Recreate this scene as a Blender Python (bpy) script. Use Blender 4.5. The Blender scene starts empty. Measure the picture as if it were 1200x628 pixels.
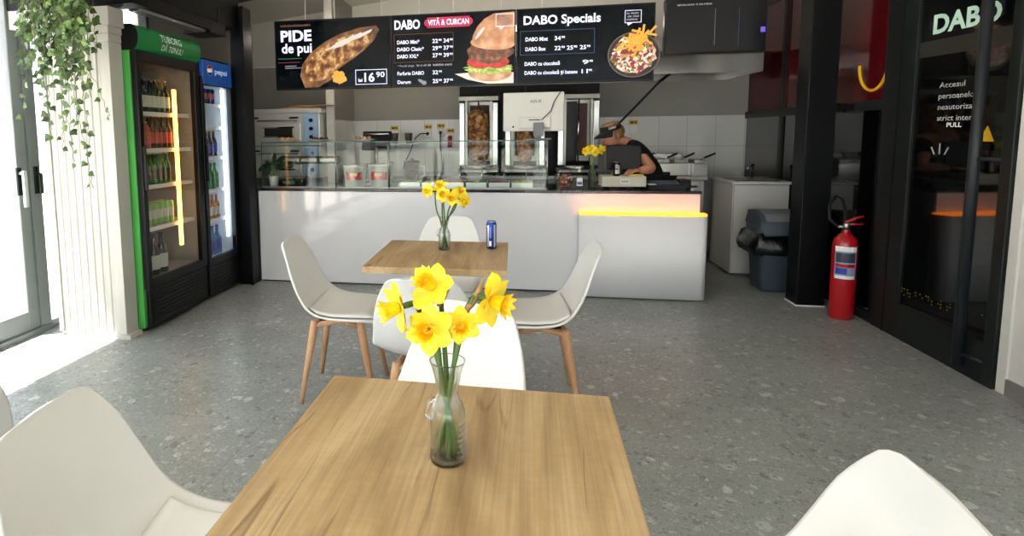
import bpy, bmesh, math, random
import numpy as np
from mathutils import Vector, Matrix, Euler

S = bpy.context.scene
C = bpy.data.collections.new('restaurant')
S.collection.children.link(C)
PI = math.pi
random.seed(7)

# ------------------------------------------------------------------ camera
FPX, PX, PY = 661.07, 487.5, 225.02
YAW, PITCH, ROLL, CAMH = -.183, .101, .011, 1.36
cam_d = bpy.data.cameras.new('camera')
cam = bpy.data.objects.new('camera', cam_d)
S.collection.objects.link(cam)
cy_, sy_ = math.cos(YAW), math.sin(YAW)
fw = Vector((sy_ * math.cos(PITCH), cy_ * math.cos(PITCH), -math.sin(PITCH)))
rt = Vector((cy_, -sy_, 0))
dn = fw.cross(rt)
r2 = math.cos(ROLL) * rt + math.sin(ROLL) * dn
d2 = -math.sin(ROLL) * rt + math.cos(ROLL) * dn
mw = Matrix.Identity(4)
for i in range(3):
    mw[i][0], mw[i][1], mw[i][2] = r2[i], -d2[i], -fw[i]
mw[2][3] = CAMH
cam.matrix_world = mw
cam_d.sensor_width = 36
cam_d.lens = FPX / 1200 * 36
cam_d.shift_x = (600 - PX) / 1200
cam_d.shift_y = -(314 - PY) / 1200
cam_d.clip_start = .02
S.camera = cam

# ------------------------------------------------------------------ light and exposure
S.view_settings.view_transform = 'Standard'
S.view_settings.look = 'None'
S.view_settings.gamma = 1
S.view_settings.exposure = .32
S.view_settings.use_curve_mapping = False
ADDED_LAMP = 14  # strength of the tube lamps added in the kitchen
W = bpy.data.worlds.new('sky')
S.world = W
W.use_nodes = True
bg = W.node_tree.nodes['Background']
bg.inputs[0].default_value = (.86, .93, 1, 1)
bg.inputs[1].default_value = 2.6
sun_d = bpy.data.lights.new('sun', 'SUN')
sun_d.energy = 34
sun_d.angle = .012
sun_d.color = (1, .96, .88)
sun = bpy.data.objects.new('sun', sun_d)
S.collection.objects.link(sun)
sun.rotation_euler = Vector((1, .4, -2.45)).to_track_quat('-Z', 'Y').to_euler()
def area(name, loc, size, energy, rot=(0, 0, 0), col=(1, 1, 1), portal=False):
    d = bpy.data.lights.new(name, 'AREA')
    d.shape = 'RECTANGLE'; d.size, d.size_y = size; d.energy = energy; d.color = col
    o = bpy.data.objects.new(name, d); S.collection.objects.link(o)
    o.location = loc; o.rotation_euler = rot
    if portal: d.cycles.is_portal = True
    return o
# portals: they only guide the sky's light through the window openings
area('window_portal', (-3.5, .4, 1.35), (6.8, 2.6), 0, (0, -PI / 2, 0), portal=True).data.size = 2.6
bpy.data.objects['window_portal'].data.size_y = 6.6
area('glass_front_portal', (-.45, -2.9, 1.35), (5.8, 2.6), 0, (PI / 2, 0, 0), portal=True)
# ------------------------------------------------------------------ mesh helper
class M:
    def __init__(s):
        s.v, s.f, s.mi, s.sm, s.mats = [], [], [], [], []
    def _m(s, m):
        if m not in s.mats: s.mats.append(m)
        return s.mats.index(m)
    def add(s, vs, fs, m, smooth=False, mat4=None):
        o = len(s.v); k = s._m(m)
        if mat4 is not None: vs = [mat4 @ Vector(p) for p in vs]
        s.v += [tuple(p) for p in vs]
        for f in fs:
            s.f.append([i + o for i in f]); s.mi.append(k); s.sm.append(smooth)
        return s
    def box(s, x0, x1, y0, y1, z0, z1, m, bev=0, seg=2, mat4=None):
        if bev <= 0:
            vs = [(x, y, z) for z in (z0, z1) for y in (y0, y1) for x in (x0, x1)]
            return s.add(vs, [(0, 2, 3, 1), (4, 5, 7, 6), (0, 1, 5, 4), (2, 6, 7, 3), (0, 4, 6, 2), (1, 3, 7, 5)], m, False, mat4)
        bm = bmesh.new()
        bmesh.ops.create_cube(bm, size=1)
        for v in bm.verts:
            v.co = Vector(((x0 + x1) / 2 + v.co.x * (x1 - x0), (y0 + y1) / 2 + v.co.y * (y1 - y0), (z0 + z1) / 2 + v.co.z * (z1 - z0)))
        bmesh.ops.bevel(bm, geom=list(bm.edges), offset=bev, segments=seg, affect='EDGES', profile=.5)
        return s.from_bm(bm, m, False, mat4)
    def from_bm(s, bm, m, smooth, mat4=None):
        bm.verts.index_update()
        s.add([v.co.copy() for v in bm.verts], [[v.index for v in f.verts] for f in bm.faces], m, smooth, mat4)
        bm.free(); return s
    def lathe(s, prof, m, seg=20, c=(0, 0, 0), cap=True, mat4=None, smooth=True):
        vs, fs = [], []
        n = len(prof)
        for r, z in prof:
            for k in range(seg):
                a = 2 * PI * k / seg
                vs.append((c[0] + r * math.cos(a), c[1] + r * math.sin(a), c[2] + z))
        for i in range(n - 1):
            for k in range(seg):
                k2 = (k + 1) % seg
                fs.append((i * seg + k, i * seg + k2, (i + 1) * seg + k2, (i + 1) * seg + k))
        s.add(vs, fs, m, smooth, mat4)
        if cap:
            s.add(vs[:seg], [tuple(reversed(range(seg)))], m, False, mat4)
            s.add(vs[-seg:], [tuple(range(seg))], m, False, mat4)
        return s
    def tube(s, pts, rad, m, seg=8, cap=True, smooth=True):
        pts = [Vector(p) for p in pts]
        if not isinstance(rad, (list, tuple)): rad = [rad] * len(pts)
        vs, fs = [], []
        t = (pts[1] - pts[0]).normalized()
        up = Vector((0, 0, 1)) if abs(t.z) < .9 else Vector((1, 0, 0))
        u = t.cross(up).normalized()
        for i, p in enumerate(pts):
            if i == 0: t = pts[1] - pts[0]
            elif i == len(pts) - 1: t = pts[-1] - pts[-2]
            else: t = pts[i + 1] - pts[i - 1]
            t.normalize()
            u = (u - t * u.dot(t)).normalized(); w = t.cross(u)
            for k in range(seg):
                a = 2 * PI * k / seg
                vs.append(p + (u * math.cos(a) + w * math.sin(a)) * rad[i])
        for i in range(len(pts) - 1):
            for k in range(seg):
                k2 = (k + 1) % seg
                fs.append((i * seg + k, i * seg + k2, (i + 1) * seg + k2, (i + 1) * seg + k))
        s.add(vs, fs, m, smooth)
        if cap:
            s.add(vs[:seg], [tuple(reversed(range(seg)))], m); s.add(vs[-seg:], [tuple(range(seg))], m)
        return s
    def ball(s, c, r, m, seg=12, rings=8, mat4=None):
        if not isinstance(r, (tuple, list)): r = (r, r, r)
        vs, fs = [], []
        for i in range(rings + 1):
            th = PI * i / rings
            for k in range(seg):
                a = 2 * PI * k / seg
                vs.append((c[0] + r[0] * math.sin(th) * math.cos(a), c[1] + r[1] * math.sin(th) * math.sin(a), c[2] - r[2] * math.cos(th)))
        for i in range(rings):
            for k in range(seg):
                k2 = (k + 1) % seg
                fs.append((i * seg + k, i * seg + k2, (i + 1) * seg + k2, (i + 1) * seg + k))
        return s.add(vs, fs, m, True, mat4)
    def grid(s, rows, m, smooth=True, mat4=None):
        n = len(rows[0]); vs = [p for r in rows for p in r]; fs = []
        for i in range(len(rows) - 1):
            for j in range(n - 1):
                fs.append((i * n + j, i * n + j + 1, (i + 1) * n + j + 1, (i + 1) * n + j))
        return s.add(vs, fs, m, smooth, mat4)
    def poly(s, pts, m, mat4=None):
        return s.add(pts, [tuple(range(len(pts)))], m, False, mat4)
    def prism(s, pts2, fn, d, m, smooth=False):
        """polygon pts2 mapped by fn(a, b, depth) and given depth d"""
        n = len(pts2)
        vs = [fn(a, b, 0) for a, b in pts2] + [fn(a, b, d) for a, b in pts2]
        fs = [tuple(range(n)), tuple(reversed(range(n, 2 * n)))]
        s.add(vs, fs, m)
        s.add(vs, [(i, n + i, n + (i + 1) % n, (i + 1) % n) for i in range(n)], m, smooth)
        return s
    def mesh(s, name):
        me = bpy.data.meshes.new(name)
        me.from_pydata(s.v, [], s.f)
        for m in s.mats: me.materials.append(m)
        me.polygons.foreach_set('material_index', s.mi)
        me.polygons.foreach_set('use_smooth', s.sm)
        bm = bmesh.new(); bm.from_mesh(me)
        bmesh.ops.remove_doubles(bm, verts=bm.verts, dist=1e-5)
        bmesh.ops.recalc_face_normals(bm, faces=bm.faces)
        bm.to_mesh(me); bm.free()
        me.update()
        return me

def obj(name, b, parent=None, loc=(0, 0, 0), rz=0, label=None):
    me = b.mesh(name) if isinstance(b, M) else b
    o = bpy.data.objects.new(name, me); C.objects.link(o)
    o.location = loc; o.rotation_euler = (0, 0, rz)
    if parent: o.parent = parent
    if label: o['label'] = label
    return o
def thing(name, label, cat, loc=(0, 0, 0), rz=0, group=None):
    o = bpy.data.objects.new(name, None); C.objects.link(o)
    o.empty_display_size = .1
    o.location = loc; o.rotation_euler = (0, 0, rz)
    o['label'] = label; o['category'] = cat
    if group: o['group'] = group
    return o
def tag(o, label, cat, group=None):
    o['label'] = label; o['category'] = cat
    if group: o['group'] = group
    return o
def struct(name, b, parent=None):
    o = obj(name, b, parent)
    if not parent: o['kind'] = 'structure'
    return o
def dup(root, loc, rz=None, label=None, group=None):
    r = root.copy(); C.objects.link(r); r.location = loc
    if rz is not None: r.rotation_euler = (0, 0, rz)
    if label: r['label'] = label
    if group: r['group'] = group
    for ch in list(root.children):
        c = ch.copy(); C.objects.link(c); c.parent = r
        for g in list(ch.children):
            d = g.copy(); C.objects.link(d); d.parent = c
    return r

# lettering: turned into flat mesh, placed by origin / right / up
_tc = {}
def glyphs(body, bold):
    k = (body, bold)
    if k in _tc: return _tc[k]
    cu = bpy.data.curves.new('t', 'FONT'); cu.body = body; cu.size = 1; cu.offset = bold; cu.resolution_u = 3
    o = bpy.data.objects.new('t', cu); S.collection.objects.link(o)
    bpy.context.view_layer.update()
    me = bpy.data.meshes.new_from_object(o.evaluated_get(bpy.context.evaluated_depsgraph_get()))
    vs = [tuple(v.co) for v in me.vertices]; fs = [tuple(p.vertices) for p in me.polygons]
    bpy.data.objects.remove(o); bpy.data.curves.remove(cu); bpy.data.meshes.remove(me)
    _tc[k] = (vs, fs); return _tc[k]
def text(b, body, org, right, up, h, m, w=None, bold=.015, slant=0):
    """cap height h, optional total width w, baseline start at org"""
    vs, fs = glyphs(body, bold)
    if not vs: return
    x0 = min(v[0] for v in vs); x1 = max(v[0] for v in vs)
    sy = h / .72; sx = (w / (x1 - x0)) if w else sy
    org, right, up = Vector(org), Vector(right), Vector(up)
    b.add([org + right * ((v[0] - x0) * sx + slant * v[1] * sy) + up * (v[1] * sy) for v in vs], fs, m)

# ------------------------------------------------------------------ materials
def srgb(h):
    h = h.lstrip('#'); r = [int(h[i:i + 2], 16) / 255 for i in (0, 2, 4)]
    return tuple(c / 12.92 if c <= .04045 else ((c + .055) / 1.055) ** 2.4 for c in r) + (1,)
def nodes(m):
    m.use_nodes = True
    return m.node_tree.nodes, m.node_tree.links
def mat(name, col, rough=.5, metal=0, emit=None, es=0, var=0, scale=8, coat=0, spec=.5, bump=0, stretch=(1, 1, 1)):
    m = bpy.data.materials.new(name); n, l = nodes(m); p = n['Principled BSDF']
    c = srgb(col) if isinstance(col, str) else (*col, 1)
    p.inputs['Base Color'].default_value = c
    p.inputs['Roughness'].default_value = rough; p.inputs['Metallic'].default_value = metal
    p.inputs['Specular IOR Level'].default_value = spec
    if coat: p.inputs['Coat Weight'].default_value = coat; p.inputs['Coat Roughness'].default_value = .03
    if emit:
        p.inputs['Emission Color'].default_value = srgb(emit); p.inputs['Emission Strength'].default_value = es
    if var or bump:
        tc = n.new('ShaderNodeTexCoord'); mp = n.new('ShaderNodeMapping'); mp.inputs[3].default_value = stretch
        no = n.new('ShaderNodeTexNoise'); no.inputs['Scale'].default_value = scale; no.inputs['Detail'].default_value = 5
        l.new(tc.outputs['Object'], mp.inputs[0]); l.new(mp.outputs[0], no.inputs['Vector'])
        if var:
            r = n.new('ShaderNodeValToRGB'); l.new(no.outputs[0], r.inputs[0])
            r.color_ramp.elements[0].position = .3; r.color_ramp.elements[1].position = .7
            r.color_ramp.elements[0].color = tuple(x * (1 - var) for x in c[:3]) + (1,)
            r.color_ramp.elements[1].color = tuple(min(1, x * (1 + var)) for x in c[:3]) + (1,)
            l.new(r.outputs[0], p.inputs['Base Color'])
            if emit: l.new(r.outputs[0], p.inputs['Emission Color'])
        if bump:
            bn = n.new('ShaderNodeBump'); bn.inputs['Strength'].default_value = bump; bn.inputs['Distance'].default_value = .01
            l.new(no.outputs[0], bn.inputs['Height']); l.new(bn.outputs[0], p.inputs['Normal'])
    return m
def glass(name, tint=(1, 1, 1), rough=0.0, ior=1.45, boost=0):
    m = bpy.data.materials.new(name); n, l = nodes(m)
    n.remove(n['Principled BSDF']); out = n['Material Output']
    t = n.new('ShaderNodeBsdfTransparent'); t.inputs[0].default_value = (*tint, 1)
    g = n.new('ShaderNodeBsdfGlossy'); g.inputs['Roughness'].default_value = rough
    lw = n.new('ShaderNodeLayerWeight'); lw.inputs[0].default_value = .5
    pw = n.new('ShaderNodeMath'); pw.operation = 'POWER'; pw.inputs[1].default_value = 4.5
    l.new(lw.outputs['Facing'], pw.inputs[0])
    f0 = ((ior - 1) / (ior + 1)) ** 2 + boost
    f = n.new('ShaderNodeMath'); f.operation = 'MULTIPLY_ADD'; f.inputs[1].default_value = .9 - f0; f.inputs[2].default_value = f0
    l.new(pw.outputs[0], f.inputs[0])
    mx = n.new('ShaderNodeMixShader'); l.new(f.outputs[0], mx.inputs[0])
    l.new(t.outputs[0], mx.inputs[1]); l.new(g.outputs[0], mx.inputs[2]); l.new(mx.outputs[0], out.inputs[0])
    return m
def ramp(n, l, src, stops):
    r = n.new('ShaderNodeValToRGB'); l.new(src, r.inputs[0])
    e = r.color_ramp.elements
    while len(e) < len(stops): e.new(.5)
    for k, (p, c) in enumerate(stops):
        e[k].position = p; e[k].color = c if len(c) == 4 else (*c, 1)
    return r
def mixc(n, l, fac, a, b, mode='MIX'):
    x = n.new('ShaderNodeMix'); x.data_type = 'RGBA'; x.blend_type = mode
    for s_, v in ((0, fac), (6, a), (7, b)):
        if hasattr(v, 'links') or hasattr(v, 'is_linked'): l.new(v, x.inputs[s_])
        else: x.inputs[s_].default_value = v
    return x.outputs[2]

def terrazzo():
    m = bpy.data.materials.new('grey stone terrazzo'); n, l = nodes(m); p = n['Principled BSDF']
    tc = n.new('ShaderNodeTexCoord'); v0 = tc.outputs['Object']
    wn = n.new('ShaderNodeTexNoise'); wn.inputs['Scale'].default_value = 14; wn.inputs['Detail'].default_value = 3
    l.new(v0, wn.inputs['Vector'])
    ad = n.new('ShaderNodeVectorMath'); ad.operation = 'MULTIPLY_ADD'; ad.inputs[1].default_value = (.06, .06, .06)
    l.new(wn.outputs['Color'], ad.inputs[0]); l.new(v0, ad.inputs[2])
    cur = None
    big = n.new('ShaderNodeTexNoise'); big.inputs['Scale'].default_value = 2.2; big.inputs['Detail'].default_value = 8
    l.new(v0, big.inputs['Vector'])
    cur = ramp(n, l, big.outputs[0], [(.3, srgb('#7f8381')), (.7, srgb('#959997'))]).outputs[0]
    for sc, thr, lo, hi in ((17, .74, '#5e6361', '#c6cac6'), (34, .62, '#5c6160', '#babebb'), (70, .52, '#626765', '#b2b6b3'), (140, .5, '#666b69', '#adb1ae')):
        vo = n.new('ShaderNodeTexVoronoi'); vo.inputs['Scale'].default_value = sc
        l.new(ad.outputs[0], vo.inputs['Vector'])
        sp = n.new('ShaderNodeSeparateColor'); l.new(vo.outputs['Color'], sp.inputs[0])
        col = ramp(n, l, sp.outputs[1], [(.0, srgb(lo)), (.35, srgb('#7f827f')), (1, srgb(hi))]).outputs[0]
        pick = n.new('ShaderNodeMath'); pick.operation = 'GREATER_THAN'; pick.inputs[1].default_value = thr
        l.new(sp.outputs[0], pick.inputs[0])
        edge = n.new('ShaderNodeMath'); edge.operation = 'LESS_THAN'; edge.inputs[1].default_value = .42
        l.new(vo.outputs['Distance'], edge.inputs[0])
        mu = n.new('ShaderNodeMath'); mu.operation = 'MULTIPLY'; l.new(pick.outputs[0], mu.inputs[0]); l.new(edge.outputs[0], mu.inputs[1])
        m2 = n.new('ShaderNodeMath'); m2.operation = 'MULTIPLY'; l.new(mu.outputs[0], m2.inputs[0]); m2.inputs[1].default_value = .8
        cur = mixc(n, l, m2.outputs[0], cur, col)
    # tile joints
    br = n.new('ShaderNodeTexBrick'); br.offset = 0; br.inputs['Scale'].default_value = 1
    br.inputs['Brick Width'].default_value = 1.2; br.inputs['Row Height'].default_value = 1.2; br.inputs['Mortar Size'].default_value = .0018
    br.inputs[1].default_value = (1, 1, 1, 1); br.inputs[2].default_value = (1, 1, 1, 1); br.inputs[3].default_value = (.6, .6, .6, 1)
    l.new(v0, br.inputs['Vector'])
    cur = mixc(n, l, 1.0, cur, br.outputs[0], 'MULTIPLY')
    l.new(cur, p.inputs['Base Color'])
    p.inputs['Roughness'].default_value = .33
    p.inputs['Specular IOR Level'].default_value = .45
    return m
def oak(name, dark, mid, light, sc=1.0, axis=1, rough=.45):
    m = bpy.data.materials.new(name); n, l = nodes(m); p = n['Principled BSDF']
    tc = n.new('ShaderNodeTexCoord')
    def st(a, b):
        mp = n.new('ShaderNodeMapping'); s_ = [a * sc] * 3; s_[axis] = b * sc
        mp.inputs[3].default_value = s_; l.new(tc.outputs['Object'], mp.inputs[0]); return mp.outputs[0]
    n1 = n.new('ShaderNodeTexNoise'); n1.inputs['Scale'].default_value = 1; n1.inputs['Detail'].default_value = 7; n1.inputs['Distortion'].default_value = .7
    l.new(st(9, 1.6), n1.inputs['Vector'])
    base = ramp(n, l, n1.outputs[0], [(.28, srgb(dark)), (.5, srgb(mid)), (.72, srgb(light))]).outputs[0]
    n2 = n.new('ShaderNodeTexNoise'); n2.inputs['Scale'].default_value = 1; n2.inputs['Detail'].default_value = 4
    l.new(st(210, 3), n2.inputs['Vector'])
    fine = ramp(n, l, n2.outputs[0], [(.3, (.8, .78, .76)), (.65, (1.05, 1.05, 1.05))]).outputs[0]
    base = mixc(n, l, .9, base, fine, 'MULTIPLY')
    n3 = n.new('ShaderNodeTexNoise'); n3.inputs['Scale'].default_value = 1; n3.inputs['Detail'].default_value = 3; n3.inputs['Distortion'].default_value = .4
    l.new(st(10, .7), n3.inputs['Vector'])
    wv = ramp(n, l, n3.outputs[0], [(.488, (1, 1, 1)), (.499, (.5, .43, .36)), (.501, (.5, .43, .36)), (.512, (1, 1, 1))])
    msk = n.new('ShaderNodeTexNoise'); msk.inputs['Scale'].default_value = 1; l.new(st(5, 3), msk.inputs['Vector'])
    mr = ramp(n, l, msk.outputs[0], [(.46, (0, 0, 0)), (.58, (1, 1, 1))])
    base = mixc(n, l, mr.outputs[0], base, mixc(n, l, 1.0, base, wv.outputs[0], 'MULTIPLY'))
    n4 = n.new('ShaderNodeTexNoise'); n4.inputs['Scale'].default_value = 1; n4.inputs['Detail'].default_value = 2
    l.new(st(30, 90), n4.inputs['Vector'])
    rays = ramp(n, l, n4.outputs[0], [(.35, (.965, .965, .965)), (.65, (1.025, 1.025, 1.025))]).outputs[0]
    base = mixc(n, l, 1.0, base, rays, 'MULTIPLY')
    l.new(base, p.inputs['Base Color']); p.inputs['Roughness'].default_value = rough
    return m
def tiles(name, c1, mortar, bw, rh, rough=.15):
    m = bpy.data.materials.new(name); n, l = nodes(m); p = n['Principled BSDF']
    tc = n.new('ShaderNodeTexCoord')
    sp = n.new('ShaderNodeSeparateXYZ'); l.new(tc.outputs['Object'], sp.inputs[0])
    su = n.new('ShaderNodeMath'); l.new(sp.outputs[0], su.inputs[0]); l.new(sp.outputs[1], su.inputs[1])
    cb = n.new('ShaderNodeCombineXYZ'); l.new(su.outputs[0], cb.inputs[0]); l.new(sp.outputs[2], cb.inputs[1])
    br = n.new('ShaderNodeTexBrick'); br.offset = 0; br.inputs['Scale'].default_value = 1
    br.inputs['Brick Width'].default_value = bw; br.inputs['Row Height'].default_value = rh; br.inputs['Mortar Size'].default_value = .003
    br.inputs[1].default_value = srgb(c1); br.inputs[2].default_value = srgb(c1); br.inputs[3].default_value = srgb(mortar)
    l.new(cb.outputs[0], br.inputs['Vector']); l.new(br.outputs[0], p.inputs['Base Color'])
    p.inputs['Roughness'].default_value = rough
    return m
def noisy(name, stops, scale=30, rough=.6, es=0, detail=6, vor=False):
    """multi-colour mottled material; es makes it shine like a picture on a lit screen"""
    m = bpy.data.materials.new(name); n, l = nodes(m); p = n['Principled BSDF']
    tc = n.new('ShaderNodeTexCoord')
    if vor:
        t = n.new('ShaderNodeTexVoronoi'); t.inputs['Scale'].default_value = scale
        l.new(tc.outputs['Object'], t.inputs['Vector'])
        sp = n.new('ShaderNodeSeparateColor'); l.new(t.outputs['Color'], sp.inputs[0]); src = sp.outputs[0]
    else:
        t = n.new('ShaderNodeTexNoise'); t.inputs['Scale'].default_value = scale; t.inputs['Detail'].default_value = detail
        l.new(tc.outputs['Object'], t.inputs['Vector']); src = t.outputs[0]
    r = ramp(n, l, src, [(a, srgb(c)) for a, c in stops])
    if vor: r.color_ramp.interpolation = 'CONSTANT'
    l.new(r.outputs[0], p.inputs['Base Color']); p.inputs['Roughness'].default_value = rough
    if es:
        l.new(r.outputs[0], p.inputs['Emission Color']); p.inputs['Emission Strength'].default_value = es
    return m

FLOOR = terrazzo()
OAK = oak('oak table laminate', '#917450', '#b1956d', '#c8ae88')
BEECH = oak('beech chair wood', '#b5845c', '#c89a72', '#d6ac86', sc=1.5, axis=2)
WHITEPL = mat('white moulded plastic', '#dcdddb', .33, bump=.02, scale=300)
CUSH = mat('white leatherette', '#e2e2e0', .42)
WALL = mat('white wall paint', '#cfcdc7', .8, var=.03, scale=3)
PILLARW = mat('off white fluted panel paint', '#b9b7b0', .7, var=.02, scale=3)
GREYW = mat('warm grey wall paint', '#8f8e88', .75, var=.04, scale=3)
TILE = tiles('white glazed wall tile', '#c9cac6', '#a4a5a1', .3, .6)
CEIL = mat('white ceiling paint', '#d9d7d0', .85, var=.02, scale=2)
BLACKST = mat('black painted steel', '#090a0c', .38, var=.15, scale=6, spec=.22)
BARM = mat('graphite pull bar', '#202427', .45, spec=.3)
BLACKAL = mat('black aluminium frame', '#151a19', .42, var=.1, scale=5, spec=.25)
ALU = mat('grey anodised aluminium', '#84888b', .4, .25, var=.06, scale=4)
SILVER = mat('brushed silver metal', '#b9bbbc', .28, .9)
OVENST = mat('bright oven steel', '#dedcd6', .3, .3, bump=.02, scale=120, stretch=(1, 1, 30))
STEEL = mat('brushed stainless steel', '#b4b4b0', .25, 1, bump=.03, scale=120, stretch=(1, 1, 30))
STEEL2 = mat('dull stainless steel', '#96968f', .38, 1, var=.1, scale=5)
CHROME = mat('polished chrome', '#d5d6d6', .08, 1)
GLOSSW = mat('glossy white counter panel', '#dcdde2', .12, coat=1, spec=.6)
LEDGEW = mat('satin white ledge panel', '#e8e9ec', .45)
BLACKTOP = mat('black stone worktop', '#1d1c1d', .15, var=.3, scale=60)
PANE = glass('clear window glass')
CASE = glass('pale green display glass', (.95, .98, .965), ior=1.28)
VGLASS = bpy.data.materials.new('clear vase glass'); _n, _l = nodes(VGLASS); _p = _n['Principled BSDF']
_p.inputs['Base Color'].default_value = (.97, 1, .985, 1); _p.inputs['Roughness'].default_value = 0; _p.inputs['IOR'].default_value = 1.45; _p.inputs['Transmission Weight'].default_value = 1
_t = _n.new('ShaderNodeBsdfTransparent'); _x = _n.new('ShaderNodeMixShader'); _x.inputs[0].default_value = .7
_t.inputs[0].default_value = (.96, .98, .97, 1)
_l.new(_t.outputs[0], _x.inputs[1]); _l.new(_p.outputs[0], _x.inputs[2]); _l.new(_x.outputs[0], _n['Material Output'].inputs[0])
JAR = glass('clear jar glass', (.95, .97, .96), ior=1.3)
WATER = glass('water', (.95, .975, .955), ior=1.1)
DARKGL = mat('dark tinted glass', '#060708', .04, spec=.55)
FRIDGEGL = glass('cooler door glass', (.95, .96, .955), ior=1.35)
BLACKPL = mat('black plastic', '#101113', .45, spec=.3)
BLACKSAT = mat('satin black plastic', '#0a0b0d', .35, spec=.3)
GREENS = mat('green cooler sign', '#0d6b33', .35, var=.06, scale=3, emit='#0d6b33', es=.12)
GREENSIDE = mat('green cooler side vinyl', '#4ba84c', .35, var=.12, scale=3)
BLUES = mat('blue lit cooler sign', '#1c4f9c', .3, emit='#1f5fb0', es=.18, var=.15, scale=9)
WHITEINK = mat('white lettering', '#f2f2f2', .5)
LITWHITE = mat('lit white lettering', '#e8e8ff', .5, emit='#dfe0ff', es=.75)
LITGREY = mat('lit grey lettering', '#8d8c9a', .5, emit='#8d8c9a', es=.3)
LITRED = mat('lit crimson banner', '#a3123a', .5, emit='#b0123e', es=.6)
LITBLUE = mat('lit blue outline', '#3a4d80', .5, emit='#33477c', es=.3)
LITBROWN = mat('lit brown outline', '#6b4330', .5, emit='#6b4330', es=.3)
LITGREEN = mat('lit green line', '#1f7a4a', .5, emit='#1f7a4a', es=.4)
LITMAG = mat('lit magenta line', '#8a2352', .5, emit='#8a2352', es=.4)
LITPURP = mat('lit violet tile', '#5a48c8', .5, emit='#5a48c8', es=.8)
def screen_mat(name, stops, sc):
    m = noisy(name, stops, sc, .12, .5, 2); m.node_tree.nodes['Principled BSDF'].inputs['Specular IOR Level'].default_value = .12; return m
SCR = screen_mat('lit dark screen', [(.35, '#05080b'), (.6, '#0b0f12'), (.8, '#1c1f18')], 2.2)
SCROFF = mat('dark glossy screen', '#0e0f12', .14, emit='#131519', es=.3, spec=.3)
WARMTUBE = mat('warm lit tube', '#ffd27a', .5, emit='#ffb64a', es=7)
COOLTUBE = mat('cool lit tube', '#eef6ff', .5, emit='#e6f2ff', es=6)
AMBER = mat('amber lit acrylic', '#ffae2e', .4, emit='#ff780c', es=4.6)
COOLIN = mat('cooler grey liner', '#8b8a86', .5, var=.05)
COOLIN2 = mat('pale cooler liner', '#c4ccd2', .5, emit='#c4d4e0', es=.05)
WIRE = mat('white coated shelf', '#d9dadb', .4)
RED = mat('red enamel', '#b1111c', .25, coat=.5)
REDGLASS = mat('deep red gloss panel', '#4a0d12', .1, spec=.5)
YEL = mat('yellow ink', '#e0b411', .5)
GREYPL = mat('slate grey plastic', '#3f4954', .5)
GREYLID = mat('mid grey plastic', '#75797d', .5)
BAG = mat('black bin bag', '#0c0c0e', .25, bump=.9, scale=25)
PETAL = mat('yellow daffodil petals', '#f5da2c', .5, var=.08, scale=40)
PETAL.node_tree.nodes['Principled BSDF'].inputs['Subsurface Weight'].default_value = .15
CORONA = mat('deep yellow daffodil trumpet', '#f4c404', .5, var=.1, scale=60)
STEM = mat('green flower stem', '#48662a', .5, var=.15, scale=20)
SPATHE = mat('papery brown sheath', '#a58455', .7, var=.2, scale=60)
IVY = noisy('variegated ivy leaf', [(.3, '#22380f'), (.52, '#38561c'), (.66, '#63803a'), (.8, '#a9b478')], 14, .45)
IVYST = mat('ivy stem', '#6d6c48', .6)
CANBLUE = mat('blue drinks can', '#1a3f9a', .25, .6)
CANSIL = mat('silver can end', '#c3c8d0', .25, .9)
CONC = mat('pale pavement', '#c9c6bf', .85, var=.08, scale=2)
SKIN = mat('skin', '#c2876a', .5, var=.05, scale=20)
SKIN.node_tree.nodes['Principled BSDF'].inputs['Subsurface Weight'].default_value = .1
SHIRT = mat('black cotton', '#101114', .8, var=.2, scale=20)
TROUS = mat('charcoal cotton', '#1b1c20', .85)
HAIR = mat('light brown hair', '#8a6a40', .6, var=.3, scale=40, stretch=(1, 1, .2))
LIP = mat('lips', '#a85a52', .5)
EYEW = mat('eye white', '#e8e4de', .3)
EYED = mat('eye iris', '#2a1d14', .3)

# ------------------------------------------------------------------ setting
Y = Vector((0, 1, 0)); Z = Vector((0, 0, 1)); X = Vector((1, 0, 0))
struct('floor', M().box(-3.42, 2.62, -2.92, 6.95, -.1, 0, FLOOR))
struct('ground', M().box(-40, 30, -40, 40, -.3, -.11, CONC))
XL = -3.37; XR = 2.46; YB = 6.85
# ceiling with its outside overhang
struct('ceiling', M().box(-3.92, 2.62, -2.92, 4.76, 3.0, 3.15, CEIL))
# sloped kitchen ceiling: rises to the right
def slopebox(x0, x1, y0, y1, za, zb, t, m):
    vs = [(x0, y0, za), (x1, y0, zb), (x1, y1, zb), (x0, y1, za), (x0, y0, za + t), (x1, y0, zb + t), (x1, y1, zb + t), (x0, y1, za + t)]
    return M().add(vs, [(0, 1, 2, 3), (4, 7, 6, 5), (0, 4, 5, 1), (1, 5, 6, 2), (2, 6, 7, 3), (3, 7, 4, 0)], m)
struct('ceiling_kitchen', slopebox(-3.5, 2.62, 4.7, 6.95, 2.76, 3.47, .1, CEIL))
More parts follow.
